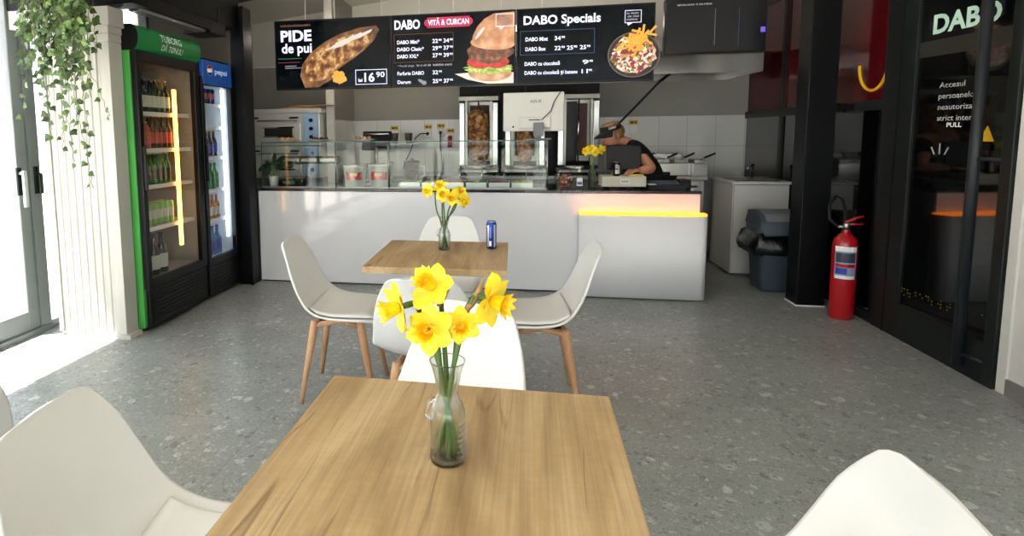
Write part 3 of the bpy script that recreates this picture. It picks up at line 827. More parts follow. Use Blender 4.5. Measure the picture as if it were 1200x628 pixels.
# white buckets with red labels
def bucket(x, y, label, strip):
    t = thing('plastic_bucket', label, 'bucket', (x, y, .882), random.uniform(-.1, .1), 'white buckets behind the glass')
    obj('tub', M().lathe([(.001, 0), (.085, 0), (.09, .005), (.105, .19), (.11, .192), (.11, .205), (.103, .205), (.09, .03), (.001, .02)], mat('white bucket plastic', '#cfd0ca', .45), 28, cap=False), t)
    b = M(); wrap(b, .1012, -PI / 2 - .8 + strip, -PI / 2 + .8 + strip, .07, .16, RED, 12); wrap(b, .1018, -PI / 2 - .4 + strip, -PI / 2 + .3 + strip, .105, .135, mat('cream print', '#e5c9a0', .5), 8)
    obj('label', b, t)
    obj('bail_handle', M().tube([(.11 * math.cos(a), -.05 - .04 * math.sin(a), .19 - .06 * math.sin(a)) for a in [PI * i / 12 for i in range(13)]], .0025, SILVER, 6), t)
bucket(-1.52, 5.08, 'white plastic bucket with a red label, nearer the oven', .25); bucket(-1.285, 5.1, 'white plastic bucket with a red label, beside the case divider', .1)

# contact grill with raised black lid
t = thing('contact_grill', 'steel contact grill with its black lid raised behind the buckets', 'grill', (-1.50, 5.40, .882))
obj('body', M().box(-.17, .17, -.1, .12, .03, .2, STEEL, .01).box(-.15, .15, -.13, -.1, .06, .17, STEEL2, .004), t)
for sx in (-1, 1):
    for sy in (-.08, .1): obj('foot', M().lathe([(.018, 0), (.016, .03)], BLACKPL, 10, c=(sx * .14, sy, 0)), t)
rx = Matrix.Translation((.08, .1, .33)) @ Matrix.Rotation(-.35, 4, 'X')
obj('lid', M().box(-.15, .15, -.015, .02, .0, .2, BLACKSAT, .012, mat4=rx), t)
obj('lid_handle', M().tube([rx @ Vector((-.13, -.015, .13)), rx @ Vector((-.13, -.05, .15)), rx @ Vector((.13, -.05, .15)), rx @ Vector((.13, -.015, .13))], .009, CHROME, 8), t)
obj('hinge_arm', M().tube([(.08, .1, .18), (.08, .1, .36)], .02, STEEL2, 8), t)
# food on the case's lower shelf, kept as trays
TRAY = mat('steel gastronorm pan', '#a9aaa6', .3, .9)
fills = [('chopped lettuce', [(.3, '#5f7a2e'), (.6, '#8fa850'), (.8, '#c4cf8a')]), ('sliced cabbage', [(.3, '#9aa86a'), (.6, '#ccd2a4'), (.8, '#e6e6ce')]),
         ('diced tomato', [(.3, '#8a2a18'), (.6, '#c04a30'), (.8, '#d88a68')]), ('sliced cucumber', [(.3, '#4f6f33'), (.6, '#8ea666'), (.8, '#c6d2a8')]), ('red onion', [(.3, '#6b2c48'), (.6, '#a8688a'), (.8, '#e0c8d4')]), ('pickled peppers', [(.3, '#7d8a2e'), (.6, '#b4b456'), (.8, '#d8d490')])]
for k, (nm, st) in enumerate(fills):
    x = -.98 + .2 * k
    t = thing('food_pan', 'steel food pan of %s behind the counter glass' % nm, 'food pan', (x, 5.12, .882), 0, 'food pans behind the glass')
    b = M(); b.box(-.09, .09, -.13, .13, 0, .004, TRAY)
    for a in ((-.09, -.086, -.13, .13), (.086, .09, -.13, .13), (-.086, .086, -.13, -.126), (-.086, .086, .126, .13)): b.box(*a, .004, .05, TRAY)
    b.box(-.095, .095, -.135, -.126, .048, .052, TRAY); b.box(-.095, .095, .126, .135, .048, .052, TRAY)
    obj('pan', b, t)
    fm = noisy(nm, st, 60); b = M(); rnd = random.Random(k)
    rows = [[(-.085 + .17 * j / 14, -.125 + .25 * i / 18, .036 + .022 * rnd.random() * (0 < i < 18) * (0 < j < 14)) for j in range(15)] for i in range(19)]
    b.grid(rows, fm, False)
    c = obj('filling', b, t); c['kind'] = 'stuff'
    obj('spoon', M().tube([(.03, -.02, .05), (.035, .06, .10), (.04, .11, .15)], .004, CHROME, 6).ball((.028, -.04, .05), (.018, .028, .006), CHROME, 10, 6), t)

# glass carafe of red pieces
t = thing('sauce_dispenser', 'clear jug of red sauce behind the counter glass', 'jug', (-1.03, 5.36, .882))
obj('jug_body', M().lathe([(.001, 0), (.055, 0), (.06, .01), (.075, .2), (.08, .21), (.077, .21), (.057, .012), (.001, .008)], JAR, 24, cap=False), t)
obj('sauce', M().lathe([(.001, .01), (.055, .01), (.067, .14), (.001, .142)], mat('red sauce', '#b0302c', .3), 24, cap=False), t)
obj('jug_handle', M().tube([(.075, 0, .18), (.12, 0, .17), (.125, 0, .09), (.068, 0, .05)], .008, WIRE, 8), t)
obj('lid', M().lathe([(.08, .21), (.08, .225), (.02, .235), (.02, .25), (.001, .25)], BLACKPL, 24, cap=False), t)

# potted plant and kitchen scale at the left end
t = thing('potted_plant', 'small dark leaved plant in a white pot on the counter end', 'plant', (-2.32, 5.06, .882))
obj('pot', M().lathe([(.001, 0), (.04, 0), (.052, .1), (.055, .103), (.05, .103), (.045, .09), (.001, .085)], PLATE, 24, cap=False), t)
LEAFD = mat('dark green leaf', '#24351f', .35, var=.25, scale=12)
b = M(); bs = M()
for k, (tip, up_, L_, w_) in enumerate((((-.15, -.02, .16), .22, .15, .042), ((-.11, -.03, .08), .24, .15, .04), ((.2, -.03, .24), .2, .17, .038), ((.13, -.02, .3), .22, .12, .034), ((.02, -.05, .33), .2, .13, .04), ((-.06, .05, .3), .2, .13, .036), ((.1, .08, .2), .19, .13, .036))):
    tp_ = Vector(tip); p0 = Vector((0, 0, .09)); d = tp_ - Vector((0, 0, up_)); d.normalize(); p1 = tp_ - d * L_
    bs.tube([p0, (p0 + p1) / 2 + Vector((0, 0, .02)), p1], .0035, STEM, 6)
    petal(b, Matrix.Translation(p1) @ d.to_track_quat('Y', 'Z').to_matrix().to_4x4() @ Matrix.Rotation(.9, 4, 'Y'), L_, w_, -.12, LEAFD)
obj('leaves', b, t); obj('stems', bs, t)
t = thing('kitchen_scale', 'dark flat scale behind the white flower pot', 'scale', (-2.21, 5.2, .882))
obj('scale_body', M().box(-.13, .13, -.045, .08, .0, .055, BLACKPL, .012), t)
obj('weighing_plate', M().box(-.15, .15, -.06, .1, .07, .08, STEEL2, .004).box(-.03, .03, -.02, .04, .05, .07, BLACKPL), t)
obj('display', M().box(-.06, .06, -.05, -.044, .015, .042, mat('green grey lcd', '#5d7a74', .3)), t)
# pizza dishes inside the left case
for k in range(3):
    o = M().box(-.09, .09, -.07, .07, 0, .05, STEEL2, .012); o.box(-.08, .08, -.06, .06, .05, .06, DARKB, .004)
    tag(obj('pastry_tray', o, loc=(-2.17 + .19 * k, 5.17, 1.106)), ('left', 'middle', 'right')[k] + ' dark pastry tray on the inner shelf of the display case', 'tray', 'trays in the display case')

# ------------------------------------------------------------------ on the counter, right of the case
t = thing('computer_monitor', 'white backed monitor turned away on the counter glass', 'monitor', (.112, 5.12, 1.306))
MW = mat('pale grey monitor shell', '#cfcfca', .45)
obj('back_shell', M().box(-.262, .262, .0, .03, .075, .415, MW, .01).box(-.12, .15, -.018, .004, .1, .2, MW, .008), t)
obj('screen', M().box(-.255, .255, .03, .034, .083, .408, SCROFF), t)
b = M(); b.box(.0, .09, -.05, -.02, .03, .15, GREYLID, .008); b.box(-.06, .15, -.11, .06, 0, .012, GREYLID, .004); b.box(.02, .07, -.045, -.02, .01, .06, GREYLID, .004)
obj('stand', b, t)
b = M(); text(b, 'ASUS', (-.035, -.0005, .325), X, Z, .026, GREYLID, .1, .03, .25); obj('logo', b, t)
b = M(); b.box(-.04, .06, -.019, -.017, .17, .178, BLACKPL); b.lathe([(.009, 0), (.009, .003)], BLACKPL, 12, mat4=Matrix.Translation((-.175, -.0001, .115)) @ Matrix.Rotation(PI / 2, 4, 'X'))
obj('port_strip', b, t)
obj('cable', M().tube([(.07, -.022, .174), (.1, -.03, .2), (.15, -.02, .25), (.175, -.012, .33), (.215, -.01, .39), (.23, 0, .414)], .004, BLACKPL, 6), t)

t = thing('candy_jar', 'round glass jar of wrapped sweets on the counter', 'jar', (.385, 5.12, .882))
obj('jar_body', M().lathe([(.001, 0), (.05, 0), (.075, .03), (.088, .08), (.08, .125), (.055, .158), (.05, .16), (.052, .158), (.077, .123), (.085, .08), (.07, .032), (.001, .006)], JAR, 28, cap=False), t)
obj('jar_lid', M().lathe([(.001, .176), (.05, .172), (.058, .166), (.055, .16)], JAR, 28, cap=False), t)
sw = [mat('sweet wrapper ' + c, c, .35) for c in ('#b4383c', '#d9c9a2', '#8a3a4a', '#c46a58', '#6d4a3a')]
b = M(); rnd = random.Random(5)
for k in range(70):
    a = rnd.uniform(0, 6.28); z = rnd.uniform(.015, .115); rmax = .068 * math.sqrt(max(0.1, 1 - ((z - .075) / .075) ** 2)); r = rmax * math.sqrt(rnd.random())
    b.ball((r * math.cos(a), r * math.sin(a), z), (.012, .009, .009), sw[k % 5], 7, 5)
o = obj('sweets', b, t); o['kind'] = 'stuff'

t = thing('sanitizer_bottle', 'clear pump bottle of hand sanitizer beside the sweets jar', 'bottle', (.512, 5.1, .882))
obj('bottle_body', M().box(-.032, .032, -.022, .022, 0, .12, JAR, .012, 3).lathe([(.022, .12), (.013, .132), (.013, .14)], JAR, 14), t)
obj('gel', M().box(-.029, .029, -.019, .019, .003, .1, WATER, .01, 2), t)
obj('label', M().box(-.024, .024, -.0235, -.0225, .02, .09, WIRE).box(-.02, .02, -.0245, -.0235, .03, .055, mat('violet print', '#4a3f8a', .5)), t)
obj('pump', M().lathe([(.014, .14), (.014, .155), (.005, .157), (.005, .172)], WIRE, 12).box(-.035, .01, -.008, .008, .17, .182, WIRE, .003), t)
V3 = (.62, 5.12, .882)
vase(V3, 'green tinted straight glass vase of daffodils by the till', .9, plain=True)
CF = [((.563, 5.1, 1.205), (-.7, -.7, -.1)), ((.605, 5.1, 1.225), (-.2, -.85, .3)), ((.64, 5.1, 1.2), (.1, -.95, 0)), ((.688, 5.1, 1.213), (.6, -.7, .1))]
for k, (h, dr) in enumerate(CF):
    a = k * 1.57 + .4; fx, fy = .016 * math.cos(a), .016 * math.sin(a); h = Vector(h)
    daffodil([(V3[0] + fx, V3[1] + fy, .892), (V3[0] - fx * .6, V3[1] - fy * .6, 1.03), tuple(h - Vector(dr).normalized() * .045 + Vector((0, 0, -.01)))], h, dr, 1.0,
             ('leftmost', 'second from the left', 'third from the left', 'rightmost')[k] + ' daffodil in the vase on the counter by the till', 'daffodils by the till', False, seed=k + 31)
# leaves in the counter vase
# fiscal printer / till box
t = thing('cash_register', 'flat beige till box on the counter in front of the worker', 'till', (.87, 5.08, .882))
BEI = mat('beige plastic', '#b9b6a8', .5)
obj('casing', M().box(-.18, .18, -.06, .16, .018, .108, BEI, .006), t)
obj('emblem', M().box(-.03, .045, -.0612, -.06, .045, .085, mat('pale plate', '#d0cec4', .5)), t)
b = M()
for k in range(4): b.box(-.02 + .015 * k, -.01 + .015 * k, -.0618, -.0612, .055, .074, GREYLID)
obj('emblem_marks', b, t)
for sx in (-.13, .13): obj('foot', M().lathe([(.014, 0), (.012, .018)], BLACKPL, 10, c=(sx, -.03, 0)), t)
for sx in (-.13, .13): obj('foot', M().lathe([(.014, 0), (.012, .018)], BLACKPL, 10, c=(sx, .12, 0)), t)
t = thing('soda_can', 'black drink can with white print standing on the till', 'can', (.815, 5.07, .99))
obj('can_body', M().lathe([(.001, 0), (.024, 0), (.031, .008), (.031, .105), (.026, .118)], BLACKSAT, 22, cap=False), t)
obj('can_end', M().lathe([(.026, .118), (.027, .121), (.024, .12), (.001, .118)], CANSIL, 22, cap=False), t)
b = M(); wrap(b, .0313, -PI / 2 - .5, -PI / 2 + .25, .02, .055, WIRE); wrap(b, .0313, -PI / 2 + .3, -PI / 2 + .75, .02, .095, WIRE); wrap(b, .0313, -PI / 2 - .5, -PI / 2 + .2, .065, .1, LITGREY)
obj('print', b, t)
tag(obj('note_pad', M().box(-.06, .06, -.05, .05, 0, .014, mat('yellow paper', '#cbb54a', .7), .002), loc=(.97, 5.08, .99)), 'yellow note pad lying on the till', 'note pad')
t = thing('point_of_sale_screen', 'black sales screen on a stand in front of the worker', 'screen', (.90, 5.22, .882))
rx = Matrix.Translation((0, .02, .26)) @ Matrix.Rotation(-.15, 4, 'X')
obj('panel', M().box(-.145, .145, -.012, .012, -.11, .11, BLACKSAT, .008, mat4=rx), t)
obj('stand', M().tube([(0, .02, .012), (0, .03, .2)], .016, BLACKPL, 10), t)
obj('base_plate', M().box(-.08, .08, .035, .14, 0, .012, BLACKPL, .004).box(-.03, .03, .0, .05, .0, .02, BLACKPL), t)
t = thing('keyboard_terminal', 'low black keyboard terminal on the counter right of the till', 'keyboard', (1.20, 5.1, .882))
obj('casing', M().prism([(-.09, 0), (.1, 0), (.1, .06), (-.09, .035)], lambda a, c, d: (-.13 + d, a, c), .29, BLACKPL), t)
b = M()
for i in range(9):
    for j in range(4): b.box(-.11 + .026 * i, -.09 + .026 * i, -.07 + .036 * j, -.045 + .036 * j, .039 + .0047 * j, .05 + .0047 * j, GREYPL, .002)
obj('keys', b, t)
tag(obj('receipt_strip', M().box(-.03, .03, -.04, .04, 0, .004, WIRE), loc=(1.09, 5.02, .923)), 'small white slip on the keyboard corner', 'receipt')
t = thing('card_reader', 'brown topped card reader at the counter end', 'card reader', (1.37, 5.12, .882))
obj('casing', M().box(-.045, .045, -.07, .09, 0, .075, BLACKPL, .01), t)
obj('top_plate', M().box(-.04, .04, -.06, .08, .075, .082, mat('brown plastic', '#5a3420', .4), .003), t)

# ------------------------------------------------------------------ menu screens
def strokes(b, u0, u1, v, h, P_, m, rnd):
    u = u0
    while u < u1:
        w_ = rnd.uniform(.004, .008)
        if rnd.random() < .82: b.poly([P_(u, v, 13), P_(u + w_, v, 13), P_(u + w_, v - h * rnd.uniform(.6, 1), 13), P_(u, v - h * rnd.uniform(.6, 1), 13)], m)
        u += w_ + .0022
def screen(name, x0, x1, label, cat='menu screen', yy=5.05, z0=1.79, z1=2.425, group='menu screens over the counter', face=SCR):
    t = thing(name, label, cat, ((x0 + x1) / 2, yy, z0), 0, group)
    hw = (x1 - x0) / 2
    obj('housing', M().box(-hw, hw, .004, .06, 0, z1 - z0, BLACKPL, .004), t)
    obj('display', M().box(-hw + .012, hw - .012, 0, .004, .014, z1 - z0 - .012, face), t)
    obj('ceiling_mount', M().tube([(0, .1, .3), (0, .1, z1 - z0 + .45)], .008, WALL, 10).box(-.12, .12, .06, .1, .15, .45, BLACKST), t)
    return t, hw, z1 - z0
class Art:
    """flat picture layers on a lit display; u, v run 0..1 from the top left corner"""
    def __init__(s, hw, h): s.b = M(); s.hw = hw; s.h = h; s.k = 0
    def P(s, u, v, d=None): return (-s.hw + 2 * s.hw * u, -.0005 - .0004 * (s.k if d is None else d), s.h * (1 - v))
    def poly(s, pts, m): s.k += 1; s.b.poly([s.P(u, v) for u, v in pts], m); return s
    def ell(s, u, v, ru, rv, m, rot=0, n=28, a0=0, a1=2 * PI, wob=0, seed=0):
        rnd = random.Random(seed); ar = s.h / (2 * s.hw); pts = []
        for i in range(n + (a1 - a0 < 6.2)):
            a = a0 + (a1 - a0) * i / n; w_ = 1 + wob * rnd.uniform(-1, 1)
            x, y = ru * math.cos(a) * w_, rv * math.sin(a) * w_   # in units of width
            pts.append((u + x * math.cos(rot) - y * math.sin(rot), v + (x * math.sin(rot) + y * math.cos(rot)) / ar))
        return s.poly(pts, m)
    def text(s, body, u, v, h, m, w=None, bold=.012): text(s.b, body, s.P(u, v, 12), X, Z, h * s.h, m, None if w is None else w * 2 * s.hw, bold)
    def bar(s, u0, u1, v0, v1, m): return s.poly([(u0, v1), (u1, v1), (u1, v0), (u0, v0)], m)
    def frame(s, u0, u1, v0, v1, m, t=.004):
        tv = t * 2 * s.hw / s.h
        for a in ((u0, u1, v0, v0 + tv), (u0, u1, v1 - tv, v1), (u0, u0 + t, v0, v1), (u1 - t, u1, v0, v1)): s.bar(*a, m); s.k -= 1
        s.k += 1
CRUST = noisy('lit bread crust', [(.3, '#38200f'), (.5, '#7a4c28'), (.7, '#b08454')], 9, .4, .3)
FILL = noisy('lit baked filling', [(.26, '#1f0f0a'), (.42, '#5a2c18'), (.52, '#a8702e'), (.6, '#d8b880'), (.68, '#6e2a1a'), (.8, '#c08a40')], 13, .4, .3)
BUN = noisy('lit burger bun', [(.3, '#8a5a38'), (.55, '#b98460'), (.75, '#d8b090')], 8, .4, .5)
MEATP = noisy('lit sliced meat', [(.3, '#3a1c12'), (.55, '#6e4028'), (.75, '#9c6a48')], 24, .4, .5)
TOMP = noisy('lit tomato', [(.3, '#8a1410'), (.7, '#c8362a')], 20, .4, .5)
LETP = noisy('lit lettuce', [(.3, '#5d7a28'), (.55, '#9cb050'), (.75, '#d4dc9c')], 28, .4, .5)
PAPERP = mat('lit white paper', '#c8c2ba', .5, emit='#c8c2ba', es=.45)
FRYP = mat('lit potato fries', '#d99a34', .5, emit='#d99a34', es=.5, var=.2, scale=30)
SALP = noisy('lit mixed salad', [(0, '#7a2030'), (.2, '#c8a898'), (.38, '#5a3020'), (.52, '#a03028'), (.66, '#d8ccb8'), (.8, '#6a7a30'), (.9, '#b08050')], 45, .4, .5, vor=True)
BOWLP = mat('lit black bowl', '#1a1414', .4, emit='#1a1414', es=.3)
RIMP = mat('lit bowl rim', '#6b5a50', .4, emit='#6b5a50', es=.3)

t, hw, h = screen('menu_screen', -2.262, -1.150, 'lit menu screen reading PIDE de pui with a stuffed flatbread, leftmost')
a = Art(hw, h)
pl = [(.22, .80), (.24, .64), (.32, .47), (.44, .33), (.58, .22), (.74, .15), (.88, .13), (.905, .19), (.86, .33), (.78, .46), (.68, .58), (.55, .72), (.50, .86), (.38, .97), (.26, .97)]
a.poly(pl, CRUST); a.poly([(.55 + (u - .55) * .86, .52 + (v - .52) * .8) for u, v in pl], FILL); a.ell(.42, .70, .13, .07, FILL, -.5, wob=.15, seed=4)
a.ell(.64, .32, .2, .02, PAPERP, -.36, wob=.25, seed=5); a.ell(.56, .84, .06, .05, FRYP, .3, wob=.2)
obj('food_picture', a.b, t)
a = Art(hw, h); a.k = 8
a.text('PIDE', .06, .30, .155, LITWHITE, .27, .03); a.text('de pui', .065, .465, .135, LITWHITE, .265, .02)
a.bar(.03, .24, .545, .552, LITGREEN); a.bar(.03, .22, .60, .607, LITMAG)
a.bar(.09, .19, .65, .662, LITGREY); a.bar(.09, .245, .68, .69, LITGREY); strokes(a.b, .06, .32, .095, .035, a.P, LITBROWN, random.Random(13))
a.frame(.70, .965, .74, .95, LITWHITE); a.text('lei', .725, .91, .05, LITWHITE); a.text('16', .775, .91, .125, LITWHITE, .085, .02); a.text('90', .875, .85, .075, LITWHITE, .07)
obj('lettering', a.b, t)

t, hw, h = screen('menu_screen', -1.146, -.045, 'lit menu screen with a burger and a crimson VITĂ & CURCAN banner')
a = Art(hw, h)
a.poly([(.52, .84), (.62, .92), (.78, .985), (.985, .985), (.985, .84), (.7, .82)], PAPERP)
a.ell(.80, .84, .17, .065, BUN, .03, wob=.02); a.ell(.79, .775, .19, .045, LETP, .04, wob=.16, seed=3, n=44); a.ell(.72, .69, .10, .05, TOMP, .06, wob=.03); a.ell(.86, .70, .09, .045, TOMP, -.05)
a.ell(.80, .545, .18, .095, MEATP, .0, wob=.09, seed=6); a.ell(.82, .44, .175, .05, BUN, .08)
a.poly([(.655, .44), (.665, .33), (.70, .21), (.755, .11), (.83, .045), (.99, .03), (.99, .47), (.9, .49), (.78, .47)], BUN)
a.ell(.72, .3, .06, .012, PAPERP, -.9)
obj('food_picture', a.b, t)
a = Art(hw, h); a.k = 12
a.text('DABO', .03, .20, .125, LITWHITE, .21, .025)
a.ell(.305, .13, .03, .03, LITRED); a.k -= 1; a.ell(.635, .13, .03, .03, LITRED); a.k -= 1; a.bar(.30, .64, .06, .20, LITRED); a.k = 11
text(a.b, 'VITĂ & CURCAN', (a.P(.305, .165, 18)), X, Z, .075 * h, LITWHITE, .33 * 2 * hw, .02); a.k = 12
a.frame(.025, .51, .27, .66, LITBROWN, .003)
def price(u, v, n_, s='90'):
    a.text(n_, u, v, .055, LITWHITE, .045); a.text(s, u + .05, v - .025, .028, LITWHITE, .025)
for r_, (nm, w_, p1, p2) in enumerate((('DABO Mini*', .185, '22', '34'), ('DABO Clasic*', .22, '29', '37'), ('DABO XXL*', .175, '27', '39'))):
    v = .405 + .098 * r_
    a.text(nm, .05, v, .052, LITWHITE, w_); price(.34, v, p1); price(.43, v, p2)
a.text('* Puteți alege', .05, .72, .028, LITGREY, .14); strokes(a.b, .2, .49, .72, .03, a.P, LITGREY, random.Random(2))
a.text('Farfurie DABO', .05, .835, .05, LITWHITE, .22); price(.34, .835, '32')
a.text('Durum', .05, .955, .05, LITWHITE, .11); price(.34, .955, '25'); price(.43, .955, '37')
a.ell(.25, .93, .035, .012, LITGREY, .5); a.ell(.27, .95, .02, .016, LITGREY)
a.frame(.845, .985, .055, .225, LITWHITE, .0035); a.poly([(.87, .225), (.91, .225), (.885, .26)], LITWHITE)
for r_, (ua, ub) in enumerate(((.885, .95), (.885, .95), (.90, .935))): strokes(a.b, ua, ub, .125 + .035 * r_, .024, a.P, LITGREY, random.Random(r_ + 3))
obj('lettering', a.b, t)

t, hw, h = screen('menu_screen', -.041, 1.09, 'lit menu screen reading DABO Specials with a bowl of fries and salad, rightmost of three')
a = Art(hw, h)
a.ell(.855, .66, .185, .165, RIMP, .0); a.ell(.855, .66, .178, .158, BOWLP, .0); a.ell(.85, .66, .16, .135, SALP, 0, wob=.08, seed=8)
rnd = random.Random(4)
for k in range(34):
    u, v = .87 + rnd.gauss(0, .055), .46 + rnd.gauss(0, .07); an = rnd.uniform(-.2, 1.2) if rnd.random() < .6 else rnd.uniform(-1.6, -.8)
    du, dv = .042 * math.cos(an), .042 * math.sin(an) * 1.75; pu, pv = -.008 * math.sin(an), .008 * math.cos(an) * 1.75
    a.poly([(u - du - pu, v - dv - pv), (u + du - pu, v + dv - pv), (u + du + pu, v + dv + pv), (u - du + pu, v - dv + pv)], FRYP); a.k -= .8
for k in range(40):
    th = rnd.uniform(0, 6.28); r_ = .135 * math.sqrt(rnd.random())
    u, v = .845 + r_ * math.cos(th), .70 + abs(r_ * math.sin(th)) * .9
    a.ell(u, v, rnd.uniform(.01, .022), rnd.uniform(.006, .014), rnd.choice((TOMP, LETP, PAPERP, MEATP, MEATP, BUN)), rnd.uniform(0, 3), 10, wob=.2, seed=k); a.k -= .85
obj('food_picture', a.b, t)
a = Art(hw, h); a.k = 14
a.text('DABO Specials', .055, .215, .115, LITWHITE, .56, .02)
a.frame(.03, .575, .30, .62, LITBLUE, .003)
a.text('DABO Mixt', .07, .435, .052, LITWHITE, .165)
a.text('DABO Box', .07, .565, .052, LITWHITE, .15)
price(.285, .435, '34'); price(.285, .565, '22'); price(.375, .565, '25'); price(.47, .565, '25')
a.text('DABO cu ciocolată', .065, .76, .05, LITWHITE, .26); price(.49, .76, '9')
a.text('DABO cu ciocolată și banane', .065, .88, .05, LITWHITE, .39); price(.485, .88, '11')
a.frame(.785, .9, .09, .25, LITWHITE, .0035); a.poly([(.80, .25), (.84, .25), (.81, .285)], LITWHITE)
for r_ in range(3): strokes(a.b, .797, .88 - .005 * r_, .14 + .04 * r_, .028, a.P, LITGREY, random.Random(r_ + 7))
obj('lettering', a.b, t)
# order display
t, hw, h = screen('order_screen', 1.145, 1.905, 'smaller dark order screen hanging right of the menu screens', 'screen', 4.98, 1.985, 2.425, None, SCROFF)
a = Art(hw, h); a.k = 1
strokes(a.b, .12, .46, .13, .035, a.P, LITGREY, random.Random(12)); a.bar(.497, .5, .2, .85, LITGREY); a.bar(.73, .733, .2, .9, LITBLUE); a.bar(.94, .985, .56, .65, LITPURP)
obj('lettering', a.b, t)

# ------------------------------------------------------------------ drinks coolers
def beer(t_, gm, lm, h, r, neck=.36, cap=None):
    pass
DKGREEN = mat('dark green bottle glass', '#1f3524', .15, spec=.6); BROWNGL = mat('brown bottle glass', '#3b2416', .15, spec=.6); AMBGL = mat('orange bottle', '#b5651d', .2)
GREENGL = mat('green bottle glass', '#2f6b34', .15, spec=.6); PINKB = mat('pink red bottle', '#a84a44', .25); BLKGL = mat('black green bottle glass', '#101a16', .12, spec=.6)
LBLW = mat('pale paper label', '#b9bcae', .5); LBLG = mat('green paper label', '#3f8a4c', .5); LBLR = mat('red paper label', '#b04a3c', .5); LBLB = mat('blue print', '#2a3fa8', .4)
LIME = mat('lime green can', '#7fae54', .3, .4); DRKB = mat('dark cola bottle', '#2a1a2a', .15, spec=.6); YCAP = mat('yellow cap', '#d8b42a', .4); ORG = mat('orange soda', '#d07a1c', .2); GRN = mat('green soda', '#3f9a4a', .2); WBLUE = mat('blue water bottle', '#3f7fb4', .12, spec=.6)
def make_bottle(name, label, cat, group, h, r, gm, lm, cm, loc, fat=.55):
    t = thing(name, label, cat, loc, random.uniform(0, 6), group)
    k = fat
    obj('bottle_body', M().lathe([(r * .8, 0), (r, .006), (r, h * k), (r * .85, h * (k + .08)), (r * .42, h * (k + .2)), (r * .34, h * .96)], gm, 14), t)
    obj('label', M().lathe([(r * 1.02, h * .14), (r * 1.02, h * (k - .06))], lm, 14, cap=False), t)
    obj('cap', M().lathe([(r * .42, h * .955), (r * .42, h)], cm, 12), t)
    return t
def make_can(name, label, cat, group, h, r, gm, lm, loc):
    t = thing(name, label, cat, loc, random.uniform(0, 6), group)
    obj('can_body', M().lathe([(.001, 0), (r * .8, 0), (r, h * .06), (r, h * .92), (r * .8, h)], gm, 14, cap=False), t)
    obj('can_end', M().lathe([(r * .8, h), (r * .78, h - .003), (.001, h - .003)], CANSIL, 14, cap=False), t)
    obj('label', M().lathe([(r * 1.015, h * .3), (r * 1.015, h * .7)], lm, 14, cap=False), t)
    return t
def row(proto_fn, ys, x, z, depth2=None):
    ys = [y * KF for y in ys]
    first = None
    pos = [(x, y, z) for y in ys] + ([(x - depth2, y, z) for y in ys] if depth2 else [])
    for p in pos:
        if first is None: first = proto_fn(p)
        else: dup(first, p, random.uniform(0, 6))
FX = -2.52
KF = 1.016
def cooler(name, label, y0, y1, H, gz0, gz1, shelves, liner, sidem, tube, tubey, tz, signw):
    t = thing(name, label, 'drinks cooler', (FX, (y0 + y1) / 2, 0), 0)
    oy = (y0 + y1) / 2; hw = (y1 - y0) / 2
    D = -.62
    obj('side_panel', M().box(D, -.05, -hw, -hw + .03, .03, H - .01, sidem, .002), t)
    obj('side_panel', M().box(D, -.05, hw - .03, hw, .03, H - .01, BLACKPL, .002), t)
    obj('back_panel', M().box(D, D + .03, -hw + .03, hw - .03, .03, H - .02, BLACKPL), t)
    b = M(); b.box(D + .03, D + .04, -hw + .04, hw - .04, gz0 - .03, gz1 + .03, liner); b.box(D + .03, -.06, -hw + .03, -hw + .04, gz0 - .03, gz1 + .03, liner); b.box(D + .03, -.06, hw - .04, hw - .03, gz0 - .03, gz1 + .03, liner)
    b.box(D + .03, -.06, -hw + .03, hw - .03, gz0 - .04, gz0 - .012, liner); b.box(D + .03, -.06, -hw + .03, hw - .03, gz1 + .03, gz1 + .04, liner)
    obj('liner', b, t)
    obj('roof', M().box(D, -.05, -hw + .03, hw - .03, gz1 + .05, H - .01, BLACKPL, .002), t)
    obj('lower_housing', M().box(D + .03, -.02, -hw + .03, hw - .03, .03, gz0 - .045, BLACKPL, .004), t)
    for sx in (D + .06, -.1):
        for sy in (-hw + .07, hw - .07): obj('foot', M().lathe([(.022, 0), (.018, .03)], BLACKPL, 10, c=(sx, sy, 0)), t)
    b = M(); b.box(-.02, -.008, -hw + .01, hw - .01, .035, gz0 - .07, BLACKSAT, .003)
    nz = int((gz0 - .14) / .028)
    for k in range(nz): b.box(-.012, .0, -hw + .06, hw - .06, .07 + .028 * k, .084 + .028 * k, BLACKPL, .002)
    obj('grille', b, t)
    b = M(); fy0, fy1 = -hw + .045, hw - .065
    b.box(-.045, -.002, -hw + .003, fy0, gz0 - .06, gz1 + .075, BLACKSAT, .004); b.box(-.045, -.002, fy1, hw - .003, gz0 - .06, gz1 + .075, BLACKSAT, .004)
    b.box(-.045, -.002, fy0, fy1, gz0 - .06, gz0, BLACKSAT, .004); b.box(-.045, -.002, fy0, fy1, gz1, gz1 + .075, BLACKSAT, .004)
    b.box(-.002, .02, -hw + .012, -hw + .028, 1.0, 1.3, BLACKSAT, .004)
    dr = obj('door', b, t); obj('door_glass', M().box(-.03, -.024, fy0, fy1, gz0, gz1, FRIDGEGL), dr)
    for z in shelves:
        b = M(); b.box(D + .05, -.08, -hw + .045, hw - .045, z - .012, z - .004, WIRE); b.box(-.09, -.075, -hw + .045, hw - .045, z - .03, z, WIRE)
        obj('shelf', b, t)
    obj('light_tube', M().box(-.072, -.05, tubey - oy - .014, tubey - oy + .014, tz[0], tz[1], tube, .004), t)
    return t, oy, hw
random.seed(11)
sh1 = (1.544, 1.283, 1.023, .72)
